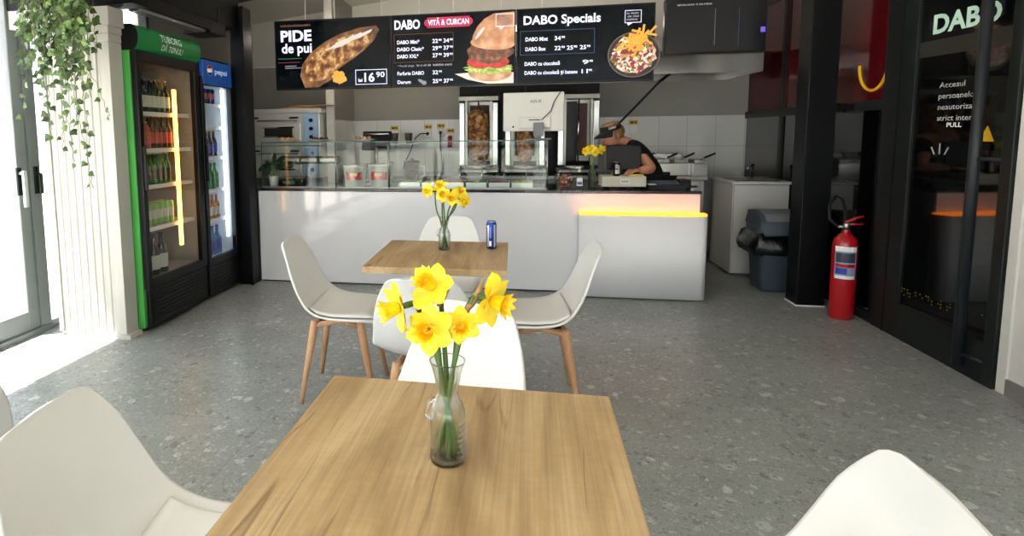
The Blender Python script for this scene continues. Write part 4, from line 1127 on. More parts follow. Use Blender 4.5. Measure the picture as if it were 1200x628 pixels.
ta, oy, hw = cooler('drinks_cooler', 'tall black cooler with a rounded green TUBORG sign and warm light', 3.426, 4.178, 2.11, .37, 1.872, sh1, COOLIN, GREENSIDE, WARMTUBE, 3.92, (.53, 1.72), 0)
b = M(); pr = [(-.10, 1.945)] + [(-.03 + .055 * math.cos(a_), 2.03 + .085 * math.sin(a_)) for a_ in [-PI / 2 + PI * i / 12 for i in range(13)]] + [(-.10, 2.115)]
b.prism(pr, lambda a_, c_, d_: (a_, -hw + d_, c_), 2 * hw, GREENS)
obj('sign', b, ta)
b = M(); b.prism([(x_ * 1.0 + .001, z_) for x_, z_ in pr], lambda a_, c_, d_: (a_, -hw - .006 + d_, c_), .0055, BLACKPL); obj('sign_cap', b, ta)
# lettering follows the curve
def curved_text(b, body, y0, z0, h, m, w, slant=0, bold=.02):
    tb = M(); text(tb, body, (0, 0, 0), Y, Z, h, m, w, bold, slant)
    o_ = []
    for (x_, y_, z_) in tb.v:
        q = (z0 + z_ - 2.03) / .085; q = max(-1, min(1, q))
        o_.append((-.03 + .0565 * math.sqrt(max(0, 1 - q * q)), y0 + y_, 2.03 + .0865 * q))
    b.add(o_, tb.f, m)
b = M(); curved_text(b, 'TUBORG', -.13, 2.035, .048, WHITEINK, .25, 0, .012); curved_text(b, 'DĂ TØNUL!', -.12, 1.975, .04, WHITEINK, .25, .2, .008)
obj('lettering', b, ta)
XB = FX - .115
mk = make_bottle
g = 'bottles in the green signed cooler'
row(lambda p: mk('beer_bottle', 'dark green beer bottle with pale label on the top shelf of the warm lit cooler', 'bottle', g, .235, .03, DKGREEN, LBLW, CANSIL, p), [3.46 + .062 * i for i in range(7)], XB, 1.546, .075)
row(lambda p: mk('soft_drink_bottle', 'stout pink red bottle on the second shelf of the warm lit cooler', 'bottle', g, .19, .031, PINKB, LBLR, LBLW, p, .7), [3.455 + .064 * i for i in range(3)], XB, 1.285, .075)
row(lambda p: mk('beer_bottle', 'brown red labelled bottle on the second shelf of the warm lit cooler', 'bottle', g, .235, .03, BROWNGL, LBLR, YCAP, p), [3.65 + .064 * i for i in range(4)], XB, 1.285, .075)
row(lambda p: mk('beer_bottle', 'green bottle on the third shelf of the warm lit cooler', 'bottle', g, .225, .03, GREENGL, DKGREEN, LBLW, p), [3.47 + .066 * i for i in range(6)], XB, 1.025, .075)
row(lambda p: make_can('beer_can', 'tall pale green can on the fourth shelf of the warm lit cooler', 'can', 'cans in the green signed cooler', .165, .031, LIME, LBLW, p), [3.475 + .066 * i for i in range(6)], XB, .722, .075)
row(lambda p: mk('large_beer_bottle', 'large black green bottle on the floor of the warm lit cooler', 'bottle', g, .30, .042, BLKGL, LBLW, BLKGL, p), [3.50 + .092 * i for i in range(3)], XB, .36, .1)
sh2 = (1.642, 1.453, 1.194, .916, .656)
tb_, oy2, hw2 = cooler('drinks_cooler', 'narrower black cooler with a flat blue sign and cold white light', 4.2, 4.735, 2.02, .35, 1.78, sh2, COOLIN2, BLACKPL, COOLTUBE, 4.63, (.47, 1.77), 0)
obj('sign', M().box(-.03, .004, -hw2 + .03, hw2 - .05, 1.79, 1.985, BLUES, .003), tb_)
b = M(); text(b, 'pepsi', (.005, -.06, 1.885), Y, Z, .045, mat('pale blue lettering', '#b8d4f4', .5, emit='#b8d4f4', es=.3), .2, .02)
for (a0, a1, m_) in ((.15 * PI, .9 * PI, RED), (-.85 * PI, -.1 * PI, LBLB)):
    b.poly([(.0055, -.135 + .038 * math.cos(a0 + (a1 - a0) * i / 12), 1.905 + .042 * math.sin(a0 + (a1 - a0) * i / 12)) for i in range(13)], m_)
b.poly([(.005, -.135 + .041 * math.cos(2 * PI * i / 20), 1.905 + .045 * math.sin(2 * PI * i / 20)) for i in range(20)], WHITEINK)
obj('emblem', b, tb_)
g2 = 'drinks in the blue signed cooler'
row(lambda p: make_can('soda_can', 'blue can on the top shelf of the cold lit cooler', 'can', g2, .125, .03, CANBLUE, LBLR, p), [4.205 + .066 * i for i in range(5)], XB, 1.644)
row(lambda p: mk('cola_bottle', 'dark bottle with yellow cap on the third shelf of the cold lit cooler', 'bottle', g2, .22, .03, DRKB, LBLB, YCAP, p), [4.212 + .066 * i for i in range(5)], XB, 1.196, .07)
row(lambda p: mk('soft_drink_bottle', 'orange bottle on the fourth shelf of the cold lit cooler', 'bottle', g2, .22, .03, ORG, LBLR, ORG, p), [4.212, 4.278], XB, .918, .07)
row(lambda p: mk('soft_drink_bottle', 'green bottle on the fourth shelf of the cold lit cooler', 'bottle', g2, .22, .03, GRN, LBLG, GRN, p), [4.344, 4.41, 4.476], XB, .918, .07)
row(lambda p: mk('soft_drink_bottle', 'amber bottle on the fifth shelf of the cold lit cooler', 'bottle', g2, .2, .03, AMBGL, LBLW, ORG, p), [4.212 + .066 * i for i in range(5)], XB, .658, .07)
row(lambda p: mk('water_bottle', 'blue water bottle on the floor of the cold lit cooler', 'bottle', g2, .25, .036, WBLUE, LBLB, LBLB, p), [4.222 + .08 * i for i in range(4)], XB, .34, .08)

# rail lamp and box under the black beam
t = thing('air_curtain', 'black box with bright slatted rail under the black beam above the coolers', 'air curtain', (-2.55, 3.9, 2.2))
b = M()
for k in range(4): b.box(-.02 + .022 * k, -.008 + .022 * k, -.45, .36, .0, .022, SILVER)
obj('rail', b, t)
obj('housing', M().box(-.05, .09, -.46, .38, .022, .1, BLACKPL, .004), t)
obj('box', M().box(-.16, .09, .38, .62, .0, .1, BLACKPL, .006), t)
obj('cable', M().tube([(.08, .5, .09), (.12, .45, .16), (.1, .5, .22), (.05, .52, .2)], .006, BLACKPL, 6), t)

# ------------------------------------------------------------------ hanging ivy
t = thing('hanging_ivy', 'trailing variegated ivy hanging before the white fluted panel', 'plant', (-2.72, 2.98, 3.0))
obj('pot', M().lathe([(.001, -.68), (.1, -.68), (.14, -.5), (.145, -.49), (.13, -.49), (.001, -.52)], BLACKPL, 20, cap=False), t)
b = M()
for k in range(3):
    a = 2.1 * k; b.tube([(.14 * math.cos(a), .14 * math.sin(a), -.5), (0, 0, -.2), (0, 0, 0)], .003, BLACKST, 5)
obj('hanger', b, t)
rnd = random.Random(21); fb = M(); sb = M()
def ivyleaf(p, d, s, roll):
    n_ = Vector((rnd.uniform(-.6, .6), -1, rnd.uniform(-.3, .7))).normalized()
    yv = (d - n_ * d.dot(n_)).normalized(); xv = yv.cross(n_)
    sh = ((0, 0), (.32, .0), (.5, .28), (.36, .5), (.22, .62), (0, 1.02))
    lf = [(-x_, y_) for x_, y_ in sh[1:-1]][::-1]
    fold = rnd.uniform(.1, .3)
    rp = [Vector(p) + (xv * x_ + yv * y_ - n_ * (fold * abs(x_) + .1 * y_ * y_)) * s for x_, y_ in sh]
    lp = [Vector(p) + (xv * -x_ + yv * y_ - n_ * (fold * abs(x_) + .1 * y_ * y_)) * s for x_, y_ in sh]
    fb.add(rp, [(0, 1, 2, 3, 4, 5)], IVY); fb.add(lp, [(5, 4, 3, 2, 1, 0)], IVY)
def strand(x0, y0, pts, step, s):
    P_ = [Vector((x0, y0, -.48))] + [Vector(q) for q in pts]
    fine = []
    for i in range(len(P_) - 1):
        n_ = max(3, int((P_[i + 1] - P_[i]).length / .03))
        for k in range(n_): fine.append(P_[i].lerp(P_[i + 1], k / n_) + Vector((.008 * math.sin(9 * k + i), .006 * math.cos(7 * k), 0)))
    fine.append(P_[-1])
    sb.tube(fine, .0018, IVYST, 5)
    acc = 0; side = 1
    for i in range(1, len(fine)):
        acc += (fine[i] - fine[i - 1]).length
        if acc > step:
            acc = rnd.uniform(-.01, .01); side = -side
            d = Vector((side * rnd.uniform(.3, 1), rnd.uniform(-.6, .2), -rnd.uniform(.2, 1))).normalized()
            ivyleaf(fine[i] + d * .012, d, s * rnd.uniform(.7, 1.25), 0)
OX, OY = -2.72, 2.98
def rel(x, y, z): return (x - OX, y - OY, z - 3.0)
for k in range(62):
    x = rnd.uniform(-2.93, -2.5); y = rnd.uniform(2.86, 3.1); zl = rnd.uniform(1.66, 2.1) if x < -2.6 else rnd.uniform(1.8, 2.15)
    strand(rnd.uniform(-.13, .13), rnd.uniform(-.12, .12), [rel(x, y, 2.45), rel(x + rnd.uniform(-.03, .03), y, zl)], .032, .047)
for (x, y, z, xm) in ((-2.545, 3.0, 1.06, -2.62), (-2.66, 3.0, 1.22, -2.72), (-2.40, 3.0, 1.49, -2.56), (-2.98, 2.98, 1.47, -2.93), (-2.78, 2.98, 1.36, -2.85), (-2.56, 3.02, 1.30, -2.6), (-2.70, 2.96, 1.28, -2.68), (-2.62, 3.0, 1.45, -2.66), (-2.83, 3.02, 1.5, -2.83), (-2.5, 2.98, 1.6, -2.56)):
    strand(rnd.uniform(-.1, .1), rnd.uniform(-.1, .1), [rel(xm, y, 2.35), rel(xm, y, z + (2.2 - z) * .45), rel((x + xm) / 2, y, z + .2), rel(x, y, z)], .052, .044)
obj('foliage', fb, t); obj('stems', sb, t)

# ------------------------------------------------------------------ kitchen
# back worktop
t = thing('steel_worktop', 'long stainless worktop along the tiled back wall', 'worktop', (0, 6.5, 0))
obj('top', M().box(-2.02, 1.88, -.33, .34, .87, .91, STEEL, .004), t)
for xa, xb in ((-2.0, -1.05), (-1.04, -.1), (-.09, .85), (.86, 1.86)):
    cb = obj('cabinet', M().box(xa, xb, -.3, .34, .1, .87, STEEL2, .003).box(xa + .03, xb - .03, -.26, .34, 0, .1, BLACKPL), t)
    obj('door', M().box(xa + .01, xb - .01, -.32, -.302, .12, .86, STEEL, .004), cb); obj('handle', M().tube([(xa + .08, -.335, .8), (xb - .08, -.335, .8)], .008, STEEL2, 8), cb)
# pizza oven
t = thing('pizza_oven', 'two deck stainless pizza oven on a stand behind the potted plant', 'oven', (-2.55, 6.2, 0))
obj('stand', M().box(-.38, .40, -.3, .42, .82, .9, STEEL2, .003), t)
for sx in (-.35, .36):
    for sy in (-.27, .38): obj('leg', M().box(sx - .02, sx + .02, sy - .02, sy + .02, 0, .82, STEEL2), t)
for z0 in (.9, 1.26):
    obj('deck', M().box(-.38, .40, -.3, .42, z0, z0 + .35, OVENST, .006), t)
    b = M(); b.box(-.34, .18, -.318, -.3, z0 + .05, z0 + .24, OVENST, .006); b.box(-.24, .09, -.324, -.318, z0 + .1, z0 + .19, mat('oven window', '#3c3833', .2), .002)
    b.box(-.26, .11, -.322, -.316, z0 + .085, z0 + .1, CHROME); b.box(-.26, .11, -.322, -.316, z0 + .19, z0 + .205, CHROME)
    dr = obj('oven_door', b, t)
    obj('handle', M().tube([(-.3, -.32, z0 + .27), (-.3, -.36, z0 + .27), (.14, -.36, z0 + .27), (.14, -.32, z0 + .27)], .009, STEEL2, 8).tube([(-.36, -.365, z0 + .3), (-.28, -.37, z0 + .3)], .01, BLACKPL, 8).tube([(.08, -.365, z0 + .3), (.18, -.37, z0 + .3)], .01, BLACKPL, 8), dr)
    obj('control_panel', M().box(.22, .38, -.322, -.3, z0 + .02, z0 + .34, mat('pale blue control panel', '#9fbfe4', .4), .006), t)
    for k in range(3): obj('knob', M().lathe([(.022, 0), (.02, .025)], BLACKPL, 14, mat4=Matrix.Translation((.31, -.322, z0 + .27 - .09 * k)) @ Matrix.Rotation(PI / 2, 4, 'X')), t)
obj('top_cover', M().box(-.40, .42, -.31, .43, 1.61, 1.66, OVENST, .006), t)
WOODP = oak('wooden peel', '#a5784a', '#c49a68', '#d8b488', 2, 0)
for k, (rz_, dx, zz) in enumerate(((.35, .02, 0), (-.2, .1, .022))):
    b = M(); b.tube([(-.25, 0, .012), (.1, 0, .012)], .011, WOODP, 8); b.box(.1, .3, -.09, .09, .006, .016, WOODP, .004)
    tag(obj('wooden_peel', b, loc=(-2.42 + dx, 6.05, 1.66 + zz), rz=rz_), ('lower', 'upper')[k] + ' wooden pizza peel lying on top of the steel oven', 'peel', 'wooden peels on the oven')
struct('trim_3', M().box(-.72, .89, YB - .02, YB - .001, .91, 1.99, BLACKST))
# doner grills
MEAT = noisy('roasted doner meat', [(.3, '#4a2a14'), (.48, '#8a5a30'), (.62, '#b98a50'), (.78, '#d8b484')], 22, .6)
def grill(x, label, meat=True, R=.115):
    t = thing('doner_grill', label, 'doner grill', (x, 6.42, .91), 0, 'vertical doner grills')
    obj('back_burner', M().box(-.14, .14, .14, .24, .14, .82, STEEL2, .004).box(-.11, .11, .135, .14, .2, .78, mat('dark red burner mesh', '#4a1410', .5)), t)
    for sx in (-1, 1): obj('side_guard', M().box(sx * .185 - .03, sx * .185 + .03, -.06, .2, .1, .8, STEEL, .006), t)
    for sx in (-1, 1): obj('inner_post', M().box(sx * .14 - .012, sx * .14 + .012, -.02, .0, .1, .86, STEEL2), t)
    obj('top_frame', M().box(-.22, .22, -.06, .2, .82, .87, STEEL2, .004), t)
    obj('drip_tray', M().lathe([(.001, .06), (.19, .06), (.2, .075), (.205, .1), (.2, .1), (.19, .07), (.001, .066)], STEEL, 28, cap=False).box(-.22, .22, -.2, .22, .03, .06, STEEL2, .004), t)
    for sx in (-.18, .18):
        for sy in (-.17, .18): obj('foot', M().lathe([(.02, 0), (.016, .03)], BLACKPL, 10, c=(sx, sy, 0)), t)
    obj('spit', M().tube([(0, -.05, .06), (0, -.05, .96)], .008, CHROME, 8), t)
    if meat:
        rnd = random.Random(int(x * 100)); rows = []
        for i in range(36):
            s = i / 35; z = .14 + .58 * s
            r = R * min(1, math.sqrt(max(0, 1 - ((s - .5) / .5) ** 2)) * .35 + .66 + .1 * s) * (.55 if i in (0, 35) else (.85 if i in (1, 34) else 1))
            rr = [r * (1 + rnd.uniform(-.06, .06)) for _ in range(28)]
            rows.append([(rr[k % 28] * math.cos(2 * PI * k / 28), -.05 + rr[k % 28] * math.sin(2 * PI * k / 28), z) for k in range(29)])
        rows = [[(0, -.05, rows[0][0][2])] * 29] + rows + [[(0, -.05, rows[-1][0][2])] * 29]
        obj('meat_cone', M().grid(rows, MEAT, False), t, label='browned stack of doner meat')
    else:
        obj('dark_backing', M().box(-.12, .0, .12, .134, .14, .8, BLACKSAT), t)
    return t
grill(-.46, 'doner grill with a full meat cone left of the monitor')
grill(.05, 'doner grill with a meat cone half hidden behind the monitor', R=.09)
grill(.62, 'empty doner grill with a bare spit left of the worker', False)
# hood
b = M()
b.prism([(5.92, 1.925), (5.92, 2.14), (6.84, 2.2), (6.84, 1.925), (6.8, 1.925), (6.8, 2.14), (5.95, 2.1), (5.95, 1.925)], lambda a, c, d: (-.75 + d, a - 0, c), 3.0, STEEL)
t = thing('extractor_hood', 'stainless extractor hood above the grills and fryers', 'extractor hood', (0, 0, 0))
obj('canopy', b, t); obj('end_panel', M().box(-.75, -.73, 5.93, 6.83, 1.955, 2.14, STEEL), t); obj('end_panel', M().box(2.23, 2.25, 5.93, 6.83, 1.925, 2.14, STEEL), t)
b = M(); b.box(-.72, 2.22, 5.96, 6.8, 2.05, 2.06, BLACKST)
for k in range(48): b.box(-.7 + .06 * k, -.68 + .06 * k, 5.97, 6.5, 2.01, 2.05, STEEL2)
obj('filters', b, t)
# fryers
for k, x in enumerate((1.18, 1.56)):
    t = thing('deep_fryer', ('left', 'right')[k] + ' steel deep fryer on the worktop behind the worker', 'fryer', (x, 6.42, .91), 0, 'deep fryers')
    b = M(); b.box(-.17, .17, -.2, .2, 0, .13, STEEL, .006); b.box(-.17, .17, .14, .2, .13, .22, STEEL, .006)
    obj('tank', b, t); obj('oil', M().box(-.15, .15, -.17, .12, .125, .132, mat('frying oil', '#5a3f14', .1)), t)
    for q in (-.08, .08):
        bk = obj('basket', M().box(q - .06, q + .06, -.14, .08, .1, .17, STEEL2, .006), t)
        obj('handle', M().tube([(q, -.14, .16), (q + .02, -.22, .19)], .005, CHROME, 6).tube([(q + .02, -.22, .19), (q + .08, -.32, .235)], .011, BLACKPL, 8), bk)
# fryer for the third group of handles
t = thing('pasta_cooker', 'steel cooker with one black handled basket at the worktop end', 'cooker', (1.78, 6.3, .91))
obj('tank', M().box(-.05, .09, -.16, .2, 0, .13, STEEL, .006), t)
obj('basket', M().box(-.03, .07, -.12, .1, .1, .17, STEEL2, .006), t)
obj('handle', M().tube([(.02, -.12, .16), (.05, -.17, .19)], .005, CHROME, 6).tube([(.05, -.17, .19), (.12, -.26, .235)], .011, BLACKPL, 8), t)
# sockets and plugs
YLAB = mat('yellow warning label', '#c9a21a', .5)
SOC = mat('white socket plastic', '#d6d6d0', .4)
def socket(x, z, label, cord=None, plug=BLACKPL):
    t = thing('wall_socket', label, 'socket', (x, YB, z), 0, 'sockets on the tiled wall')
    obj('plate', M().box(-.045, .045, -.014, 0, -.09, .0, SOC, .004).lathe([(.026, 0), (.024, .004)], SOC, 16, mat4=Matrix.Translation((0, -.014, -.045)) @ Matrix.Rotation(PI / 2, 4, 'X')), t)
    b = M(); b.box(-.05, .05, -.004, 0, .012, .062, YLAB); b.box(-.03, .005, -.005, -.004, .026, .045, BLACKPL); b.box(.015, .035, -.005, -.004, .026, .045, BLACKPL); obj('warning_label', b, t)
    if cord:
        k = thing('power_cord', cord, 'power cord', (x, YB - .018, z - .045))
        obj('plug', M().tube([(0, 0, 0), (0, -.03, 0)], .018, plug, 10).tube([(0, -.03, 0), (.0, -.045, -.02)], .009, plug, 8), k)
        return k
socket(-1.53, 1.41, 'wall socket with yellow label, leftmost on the tiles')
k = socket(-1.11, 1.42, 'wall socket with yellow label whose black cord sags to the left', 'black power cord sagging left from its wall socket')
obj('cable', M().tube([(0, -.04, 0), (-.08, -.06, -.0), (-.15, -.06, -.06), (-.2, -.06, -.2), (-.28, -.06, -.36), (-.3, -.06, -.44)], .007, BLACKPL, 6), k)
k = socket(-.95, 1.43, 'wall socket with yellow label whose black cord drops straight down', 'black power cord dropping straight down from its socket')
obj('cable', M().tube([(0, -.04, -.02), (0, -.05, -.15), (.02, -.05, -.35), (.03, -.06, -.46)], .007, BLACKPL, 6), k)
k = socket(-.835, 1.37, 'wall socket with yellow label holding a red plug', 'cord with a big red plug by the first meat grill', RED)
obj('cable', M().tube([(0, -.04, -.02), (0, -.05, -.15), (.03, -.06, -.28), (.09, -.07, -.4)], .009, BLACKPL, 6), k)
k.children[0].data = M().tube([(0, 0, 0), (0, -.05, -.01)], .03, RED, 12).tube([(0, -.05, 0), (0, -.06, -.12)], .028, RED, 12).mesh('plug')
socket(1.27, 1.44, 'wall socket with yellow label behind the worker')
tag(obj('hanging_cable', M().tube([(1.62, 6.72, 2.0), (1.5, 6.74, 1.9), (1.25, 6.78, 1.62), (1.05, 6.82, 1.4), (1.04, 6.825, 1.02)], .012, BLACKPL, 8)), 'black cable hanging from the hood to behind the worker', 'cable')
for k, x in enumerate((-1.47, -1.30)):
    tag(obj('steel_cup', M().lathe([(.001, 0), (.035, 0), (.045, .12), (.047, .122), (.042, .118), (.034, .006), (.001, .006)], STEEL2, 20, cap=False), loc=(x, 6.6, 1.262)), ('left', 'right')[k] + ' steel cup on the small wall shelf under the sockets', 'cup', 'steel cups on the wall shelf')
tag(obj('wall_shelf', M().box(-1.6, -1.18, 6.52, 6.848, 1.25, 1.262, STEEL, .002)), 'small steel shelf on the tiled wall carrying two cups', 'shelf')
# added tube lamps, hidden behind the menu screens to brighten the upper wall
ADDED_LAMPM = mat('added fill lamp tube', '#fff1dc', .5, emit='#fff0da', es=ADDED_LAMP)
for k, (x, lb) in enumerate(((-1.77, 'left'), (-.59, 'middle'), (.59, 'right'))):
    t = thing('added_tube_lamp', lb + ' added white tube lamp hidden behind the menu screens to brighten the wall', 'lamp', (x, 5.62, 2.36), 0, 'added kitchen fill lamps')
    obj('tube', M().tube([(-.55, 0, 0), (.55, 0, 0)], .022, ADDED_LAMPM, 10), t)
    obj('fitting', M().box(-.58, .58, -.03, .03, .03, .06, WHITEINK, .004).box(-.58, -.55, -.03, .03, -.03, .04, WHITEINK).box(.55, .58, -.03, .03, -.03, .04, WHITEINK), t)
    for q in (-.4, .4): obj('hanger', M().tube([(q, 0, .06), (q, 0, .62)], .004, WHITEINK, 6), t)

# sink cabinet
t = thing('sink_cabinet', 'white sink cabinet with a steel basin beside the grey bin', 'sink cabinet', (2.2, 5.98, 0))
CABW = mat('off white cabinet', '#c9c9c4', .45, var=.03)
obj('body', M().box(-.24, .235, -.28, .3, .02, .87, CABW, .004), t)
obj('door', M().box(-.235, .23, -.3, -.281, .03, .865, CABW, .003), t)
b = M(); b.box(-.26, .25, -.32, .32, .87, .895, CABW, .005); obj('worktop', b, t)
b = M(); b.box(-.2, .2, -.24, .2, .895, .9, STEEL, .002); b.box(-.15, .15, -.2, .14, .899, .902, STEEL2); b.lathe([(.03, .902), (.03, .904)], BLACKPL, 14, c=(0, -.03, 0)); obj('basin', b, t)
obj('faucet', M().tube([(.08, .16, .9), (.08, .16, 1.0), (.06, .1, 1.03), (-.02, 0, 1.0)], .013, CHROME, 10).ball((.08, .16, 1.01), .02, CHROME), t)
# bin
t = thing('waste_bin', 'slate grey waste bin with a black bag by the column', 'waste bin', (2.16, 5.28, 0))
def rrect(w_, d_, z, r=.05, n=5):
    o_ = []
    for cx_, cy__, a0 in ((w_ - r, d_ - r, 0), (-w_ + r, d_ - r, PI / 2), (-w_ + r, -d_ + r, PI), (w_ - r, -d_ + r, 1.5 * PI)):
        for i in range(n + 1):
            a = a0 + PI / 2 * i / n; o_.append((cx_ + r * math.cos(a), cy__ + r * math.sin(a), z))
    return o_ + [o_[0]]
obj('tub', M().grid([rrect(.001, .001, 0, .0005), rrect(.13, .13, .0), rrect(.135, .135, .02), rrect(.165, .165, .46)], GREYPL), t)
b = M(); rnd = random.Random(9); rows = []
for (w_, z) in ((.18, .50), (.2, .485), (.215, .44), (.225, .38), (.215, .33), (.185, .32), (.17, .36), (.166, .44)):
    rows.append([(x_ * rnd.uniform(.96, 1.06), y_ * rnd.uniform(.96, 1.06), z_ + rnd.uniform(-.018, .018)) for x_, y_, z_ in rrect(w_, w_, z)[:-1]])
    rows[-1].append(rows[-1][0])
b.grid(rows, BAG); obj('bin_bag', b, t)
obj('rim', M().grid([rrect(.17, .17, .46), rrect(.178, .178, .47), rrect(.178, .178, .55), rrect(.172, .172, .56)], GREYPL), t)
b = M(); prof = [(-.172, .55), (-.165, .6), (-.11, .655), (.0, .685), (.12, .675), (.172, .56)]
b.prism(prof, lambda a, c, d: (-.172 + d, a, c), .344, GREYPL); obj('lid', b, t)
b = M(); b.prism([(-.167, .607), (-.115, .66), (.0, .69), (.1, .682), (.1, .676), (0, .68), (-.11, .65), (-.16, .6)], lambda a, c, d: (-.13 + d, a, c), .26, GREYLID); obj('swing_flap', b, t, label='lighter grey swing flap')
# extinguisher
t = thing('fire_extinguisher', 'red fire extinguisher standing on the floor by the column', 'fire extinguisher', (2.31, 4.5, 0), -.3)
obj('cylinder', M().lathe([(.001, 0), (.07, 0), (.078, .01), (.078, .53), (.07, .575), (.045, .61), (.025, .625), (.025, .65)], RED, 28, cap=False), t)
b = M(); wrap(b, .0787, -2.5, -.75, .3, .5, mat('pale blue label', '#8fa0b8', .5), 12); wrap(b, .0792, -2.5, -.75, .5, .535, WHITEINK, 12); wrap(b, .0792, -2.4, -.85, .42, .49, mat('dark label print', '#3a4050', .5), 12); wrap(b, .0792, -2.4, -.85, .385, .41, RED, 12); wrap(b, .0792, -2.4, -1.5, .335, .38, LBLB, 8); wrap(b, .0792, -2.4, -.85, .302, .325, WHITEINK, 12)
obj('label', b, t)
obj('valve', M().lathe([(.02, .65), (.02, .69), (.012, .7)], SILVER, 14).tube([(0, 0, .67), (-.05, -.02, .67)], .01, SILVER, 8), t)
obj('lever', M().tube([(-.01, 0, .70), (.06, .02, .735), (.1, .03, .745)], .009, RED, 8).tube([(0, 0, .685), (.1, .03, .69)], .008, RED, 8), t)
obj('hose', M().tube([(-.05, -.02, .67), (-.1, 0, .72), (-.1, .04, .82), (-.06, .07, .88), (-.02, .09, .86), (.0, .1, .8), (.01, .1, .72)], .011, BLACKPL, 10), t)
obj('nozzle', M().tube([(.01, .1, .78), (.01, .1, .6)], [.014, .024], BLACKPL, 12), t)

# ------------------------------------------------------------------ worker
def skin_mesh(name, pts, edges, rad, m, subdiv=2, root=0):
    me = bpy.data.meshes.new(name); me.from_pydata([tuple(p) for p in pts], edges, [])
    o = bpy.data.objects.new(name, me); S.collection.objects.link(o)
    md = o.modifiers.new('s', 'SKIN'); md.use_smooth_shade = True; md.branch_smoothing = .3
    for i, r in enumerate(rad):
        me.skin_vertices[0].data[i].radius = (r, r) if not isinstance(r, tuple) else r
    me.skin_vertices[0].data[root].use_root = True
    sd = o.modifiers.new('u', 'SUBSURF'); sd.levels = subdiv; sd.render_levels = subdiv
    bpy.context.view_layer.update()
    out = bpy.data.meshes.new_from_object(o.evaluated_get(bpy.context.evaluated_depsgraph_get()))
    out.name = name
    bpy.data.objects.remove(o); bpy.data.meshes.remove(me)
    out.materials.clear(); out.materials.append(m)
    for p in out.polygons: p.use_smooth = True; p.material_index = 0
    return out
PB = Vector((1.33, 5.72, 0))
t = thing('person', 'worker in black t-shirt and black visor cap bending over the counter till', 'person', PB)
def lp(*a): return Vector(a) - PB
hip = lp(1.235, 5.72, .93)
waist = lp(1.175, 5.67, 1.06); chest = lp(1.07, 5.59, 1.18); neckb = lp(.985, 5.53, 1.265); neck = lp(.93, 5.50, 1.285); headc = lp(.835, 5.46, 1.322)
shF = lp(1.035, 5.43, 1.205); elF = lp(1.16, 5.31, 1.035); wrF = lp(1.02, 5.2, 1.03)      # arm nearer the camera
shB = lp(1.0, 5.71, 1.215); elB = lp(.93, 5.76, .985); wrB = lp(.86, 5.54, .96)
bp = [hip, waist, chest, neckb, neck, headc, shF, elF, wrF, shB, elB, wrB,
      lp(1.26, 5.63, .88), lp(1.23, 5.62, .48), lp(1.27, 5.63, .09), lp(1.18, 5.62, .035),
      lp(1.27, 5.82, .88), lp(1.27, 5.83, .48), lp(1.33, 5.83, .09), lp(1.24, 5.82, .035), shF.lerp(elF, .5), elF.lerp(wrF, .5)]
be = [(0, 1), (1, 2), (2, 3), (3, 4), (4, 5), (2, 6), (6, 20), (20, 7), (7, 21), (21, 8), (2, 9), (9, 10), (10, 11), (0, 12), (12, 13), (13, 14), (14, 15), (0, 16), (16, 17), (17, 18), (18, 19)]
br_ = [.11, .10, .10, .06, .05, .06, .062, .042, .028, .062, .042, .028, .085, .055, .04, .035, .085, .055, .04, .035, .05, .042]
body = obj('body', skin_mesh('body', bp, be, br_, SKIN), t)
# head, looking down to the left
def head_mesh():
    b = M(); rows = []
    fwd = Vector((-.84, -.42, -.24)).normalized(); up = Vector((-.22, -.06, .96)); up = (up - fwd * up.dot(fwd)).normalized(); side = fwd.cross(up)
    c = headc + up * .02
    P_ = lambda x, y, z: c + side * x + fwd * y + up * z
    for i in range(15):
        th = PI * i / 14; z = -.115 * math.cos(th)
        k = math.sin(th)
        row = []
        for j in range(21):
            a = 2 * PI * j / 20
            w_ = .075 * k * (1 - .22 * max(0, -z / .115)); dpt = .094 * k
            y = dpt * math.sin(a); x = w_ * math.cos(a)
            if math.sin(a) < 0 and z < -.02: y *= .78
            row.append(P_(x, y, z))
        rows.append(row)
    b.grid(rows, SKIN)
    # nose, brow, chin, lips, ears, eyes
    b.grid([[P_(x * w_, y, z) for x in (-1, -.5, 0, .5, 1)] for w_, y, z in ((.008, .088, .02), (.012, .1, -.005), (.018, .112, -.03), (.016, .1, -.042), (.01, .085, -.045))], SKIN)
    b.ball(P_(0, .103, -.03), .014, SKIN, 10, 8); b.ball(P_(0, .066, -.1), (.026, .022, .018), SKIN, 10, 8)
    for s_ in (-1, 1):
        b.ball(P_(s_ * .03, .078, .005), .0125, EYEW, 10, 8); b.ball(P_(s_ * .03, .0865, .004), .006, EYED, 8, 6)
        b.ball(P_(s_ * .075, -.005, -.015), (.012, .02, .03), SKIN, 10, 8); b.ball(P_(s_ * .03, .084, .022), (.018, .008, .006), HAIR, 8, 6)
    b.ball(P_(0, .088, -.066), (.022, .01, .006), LIP, 10, 6); b.ball(P_(0, .086, -.075), (.018, .01, .006), LIP, 10, 6)
    return b, P_
hb, HP = head_mesh()
obj('head', hb, body)
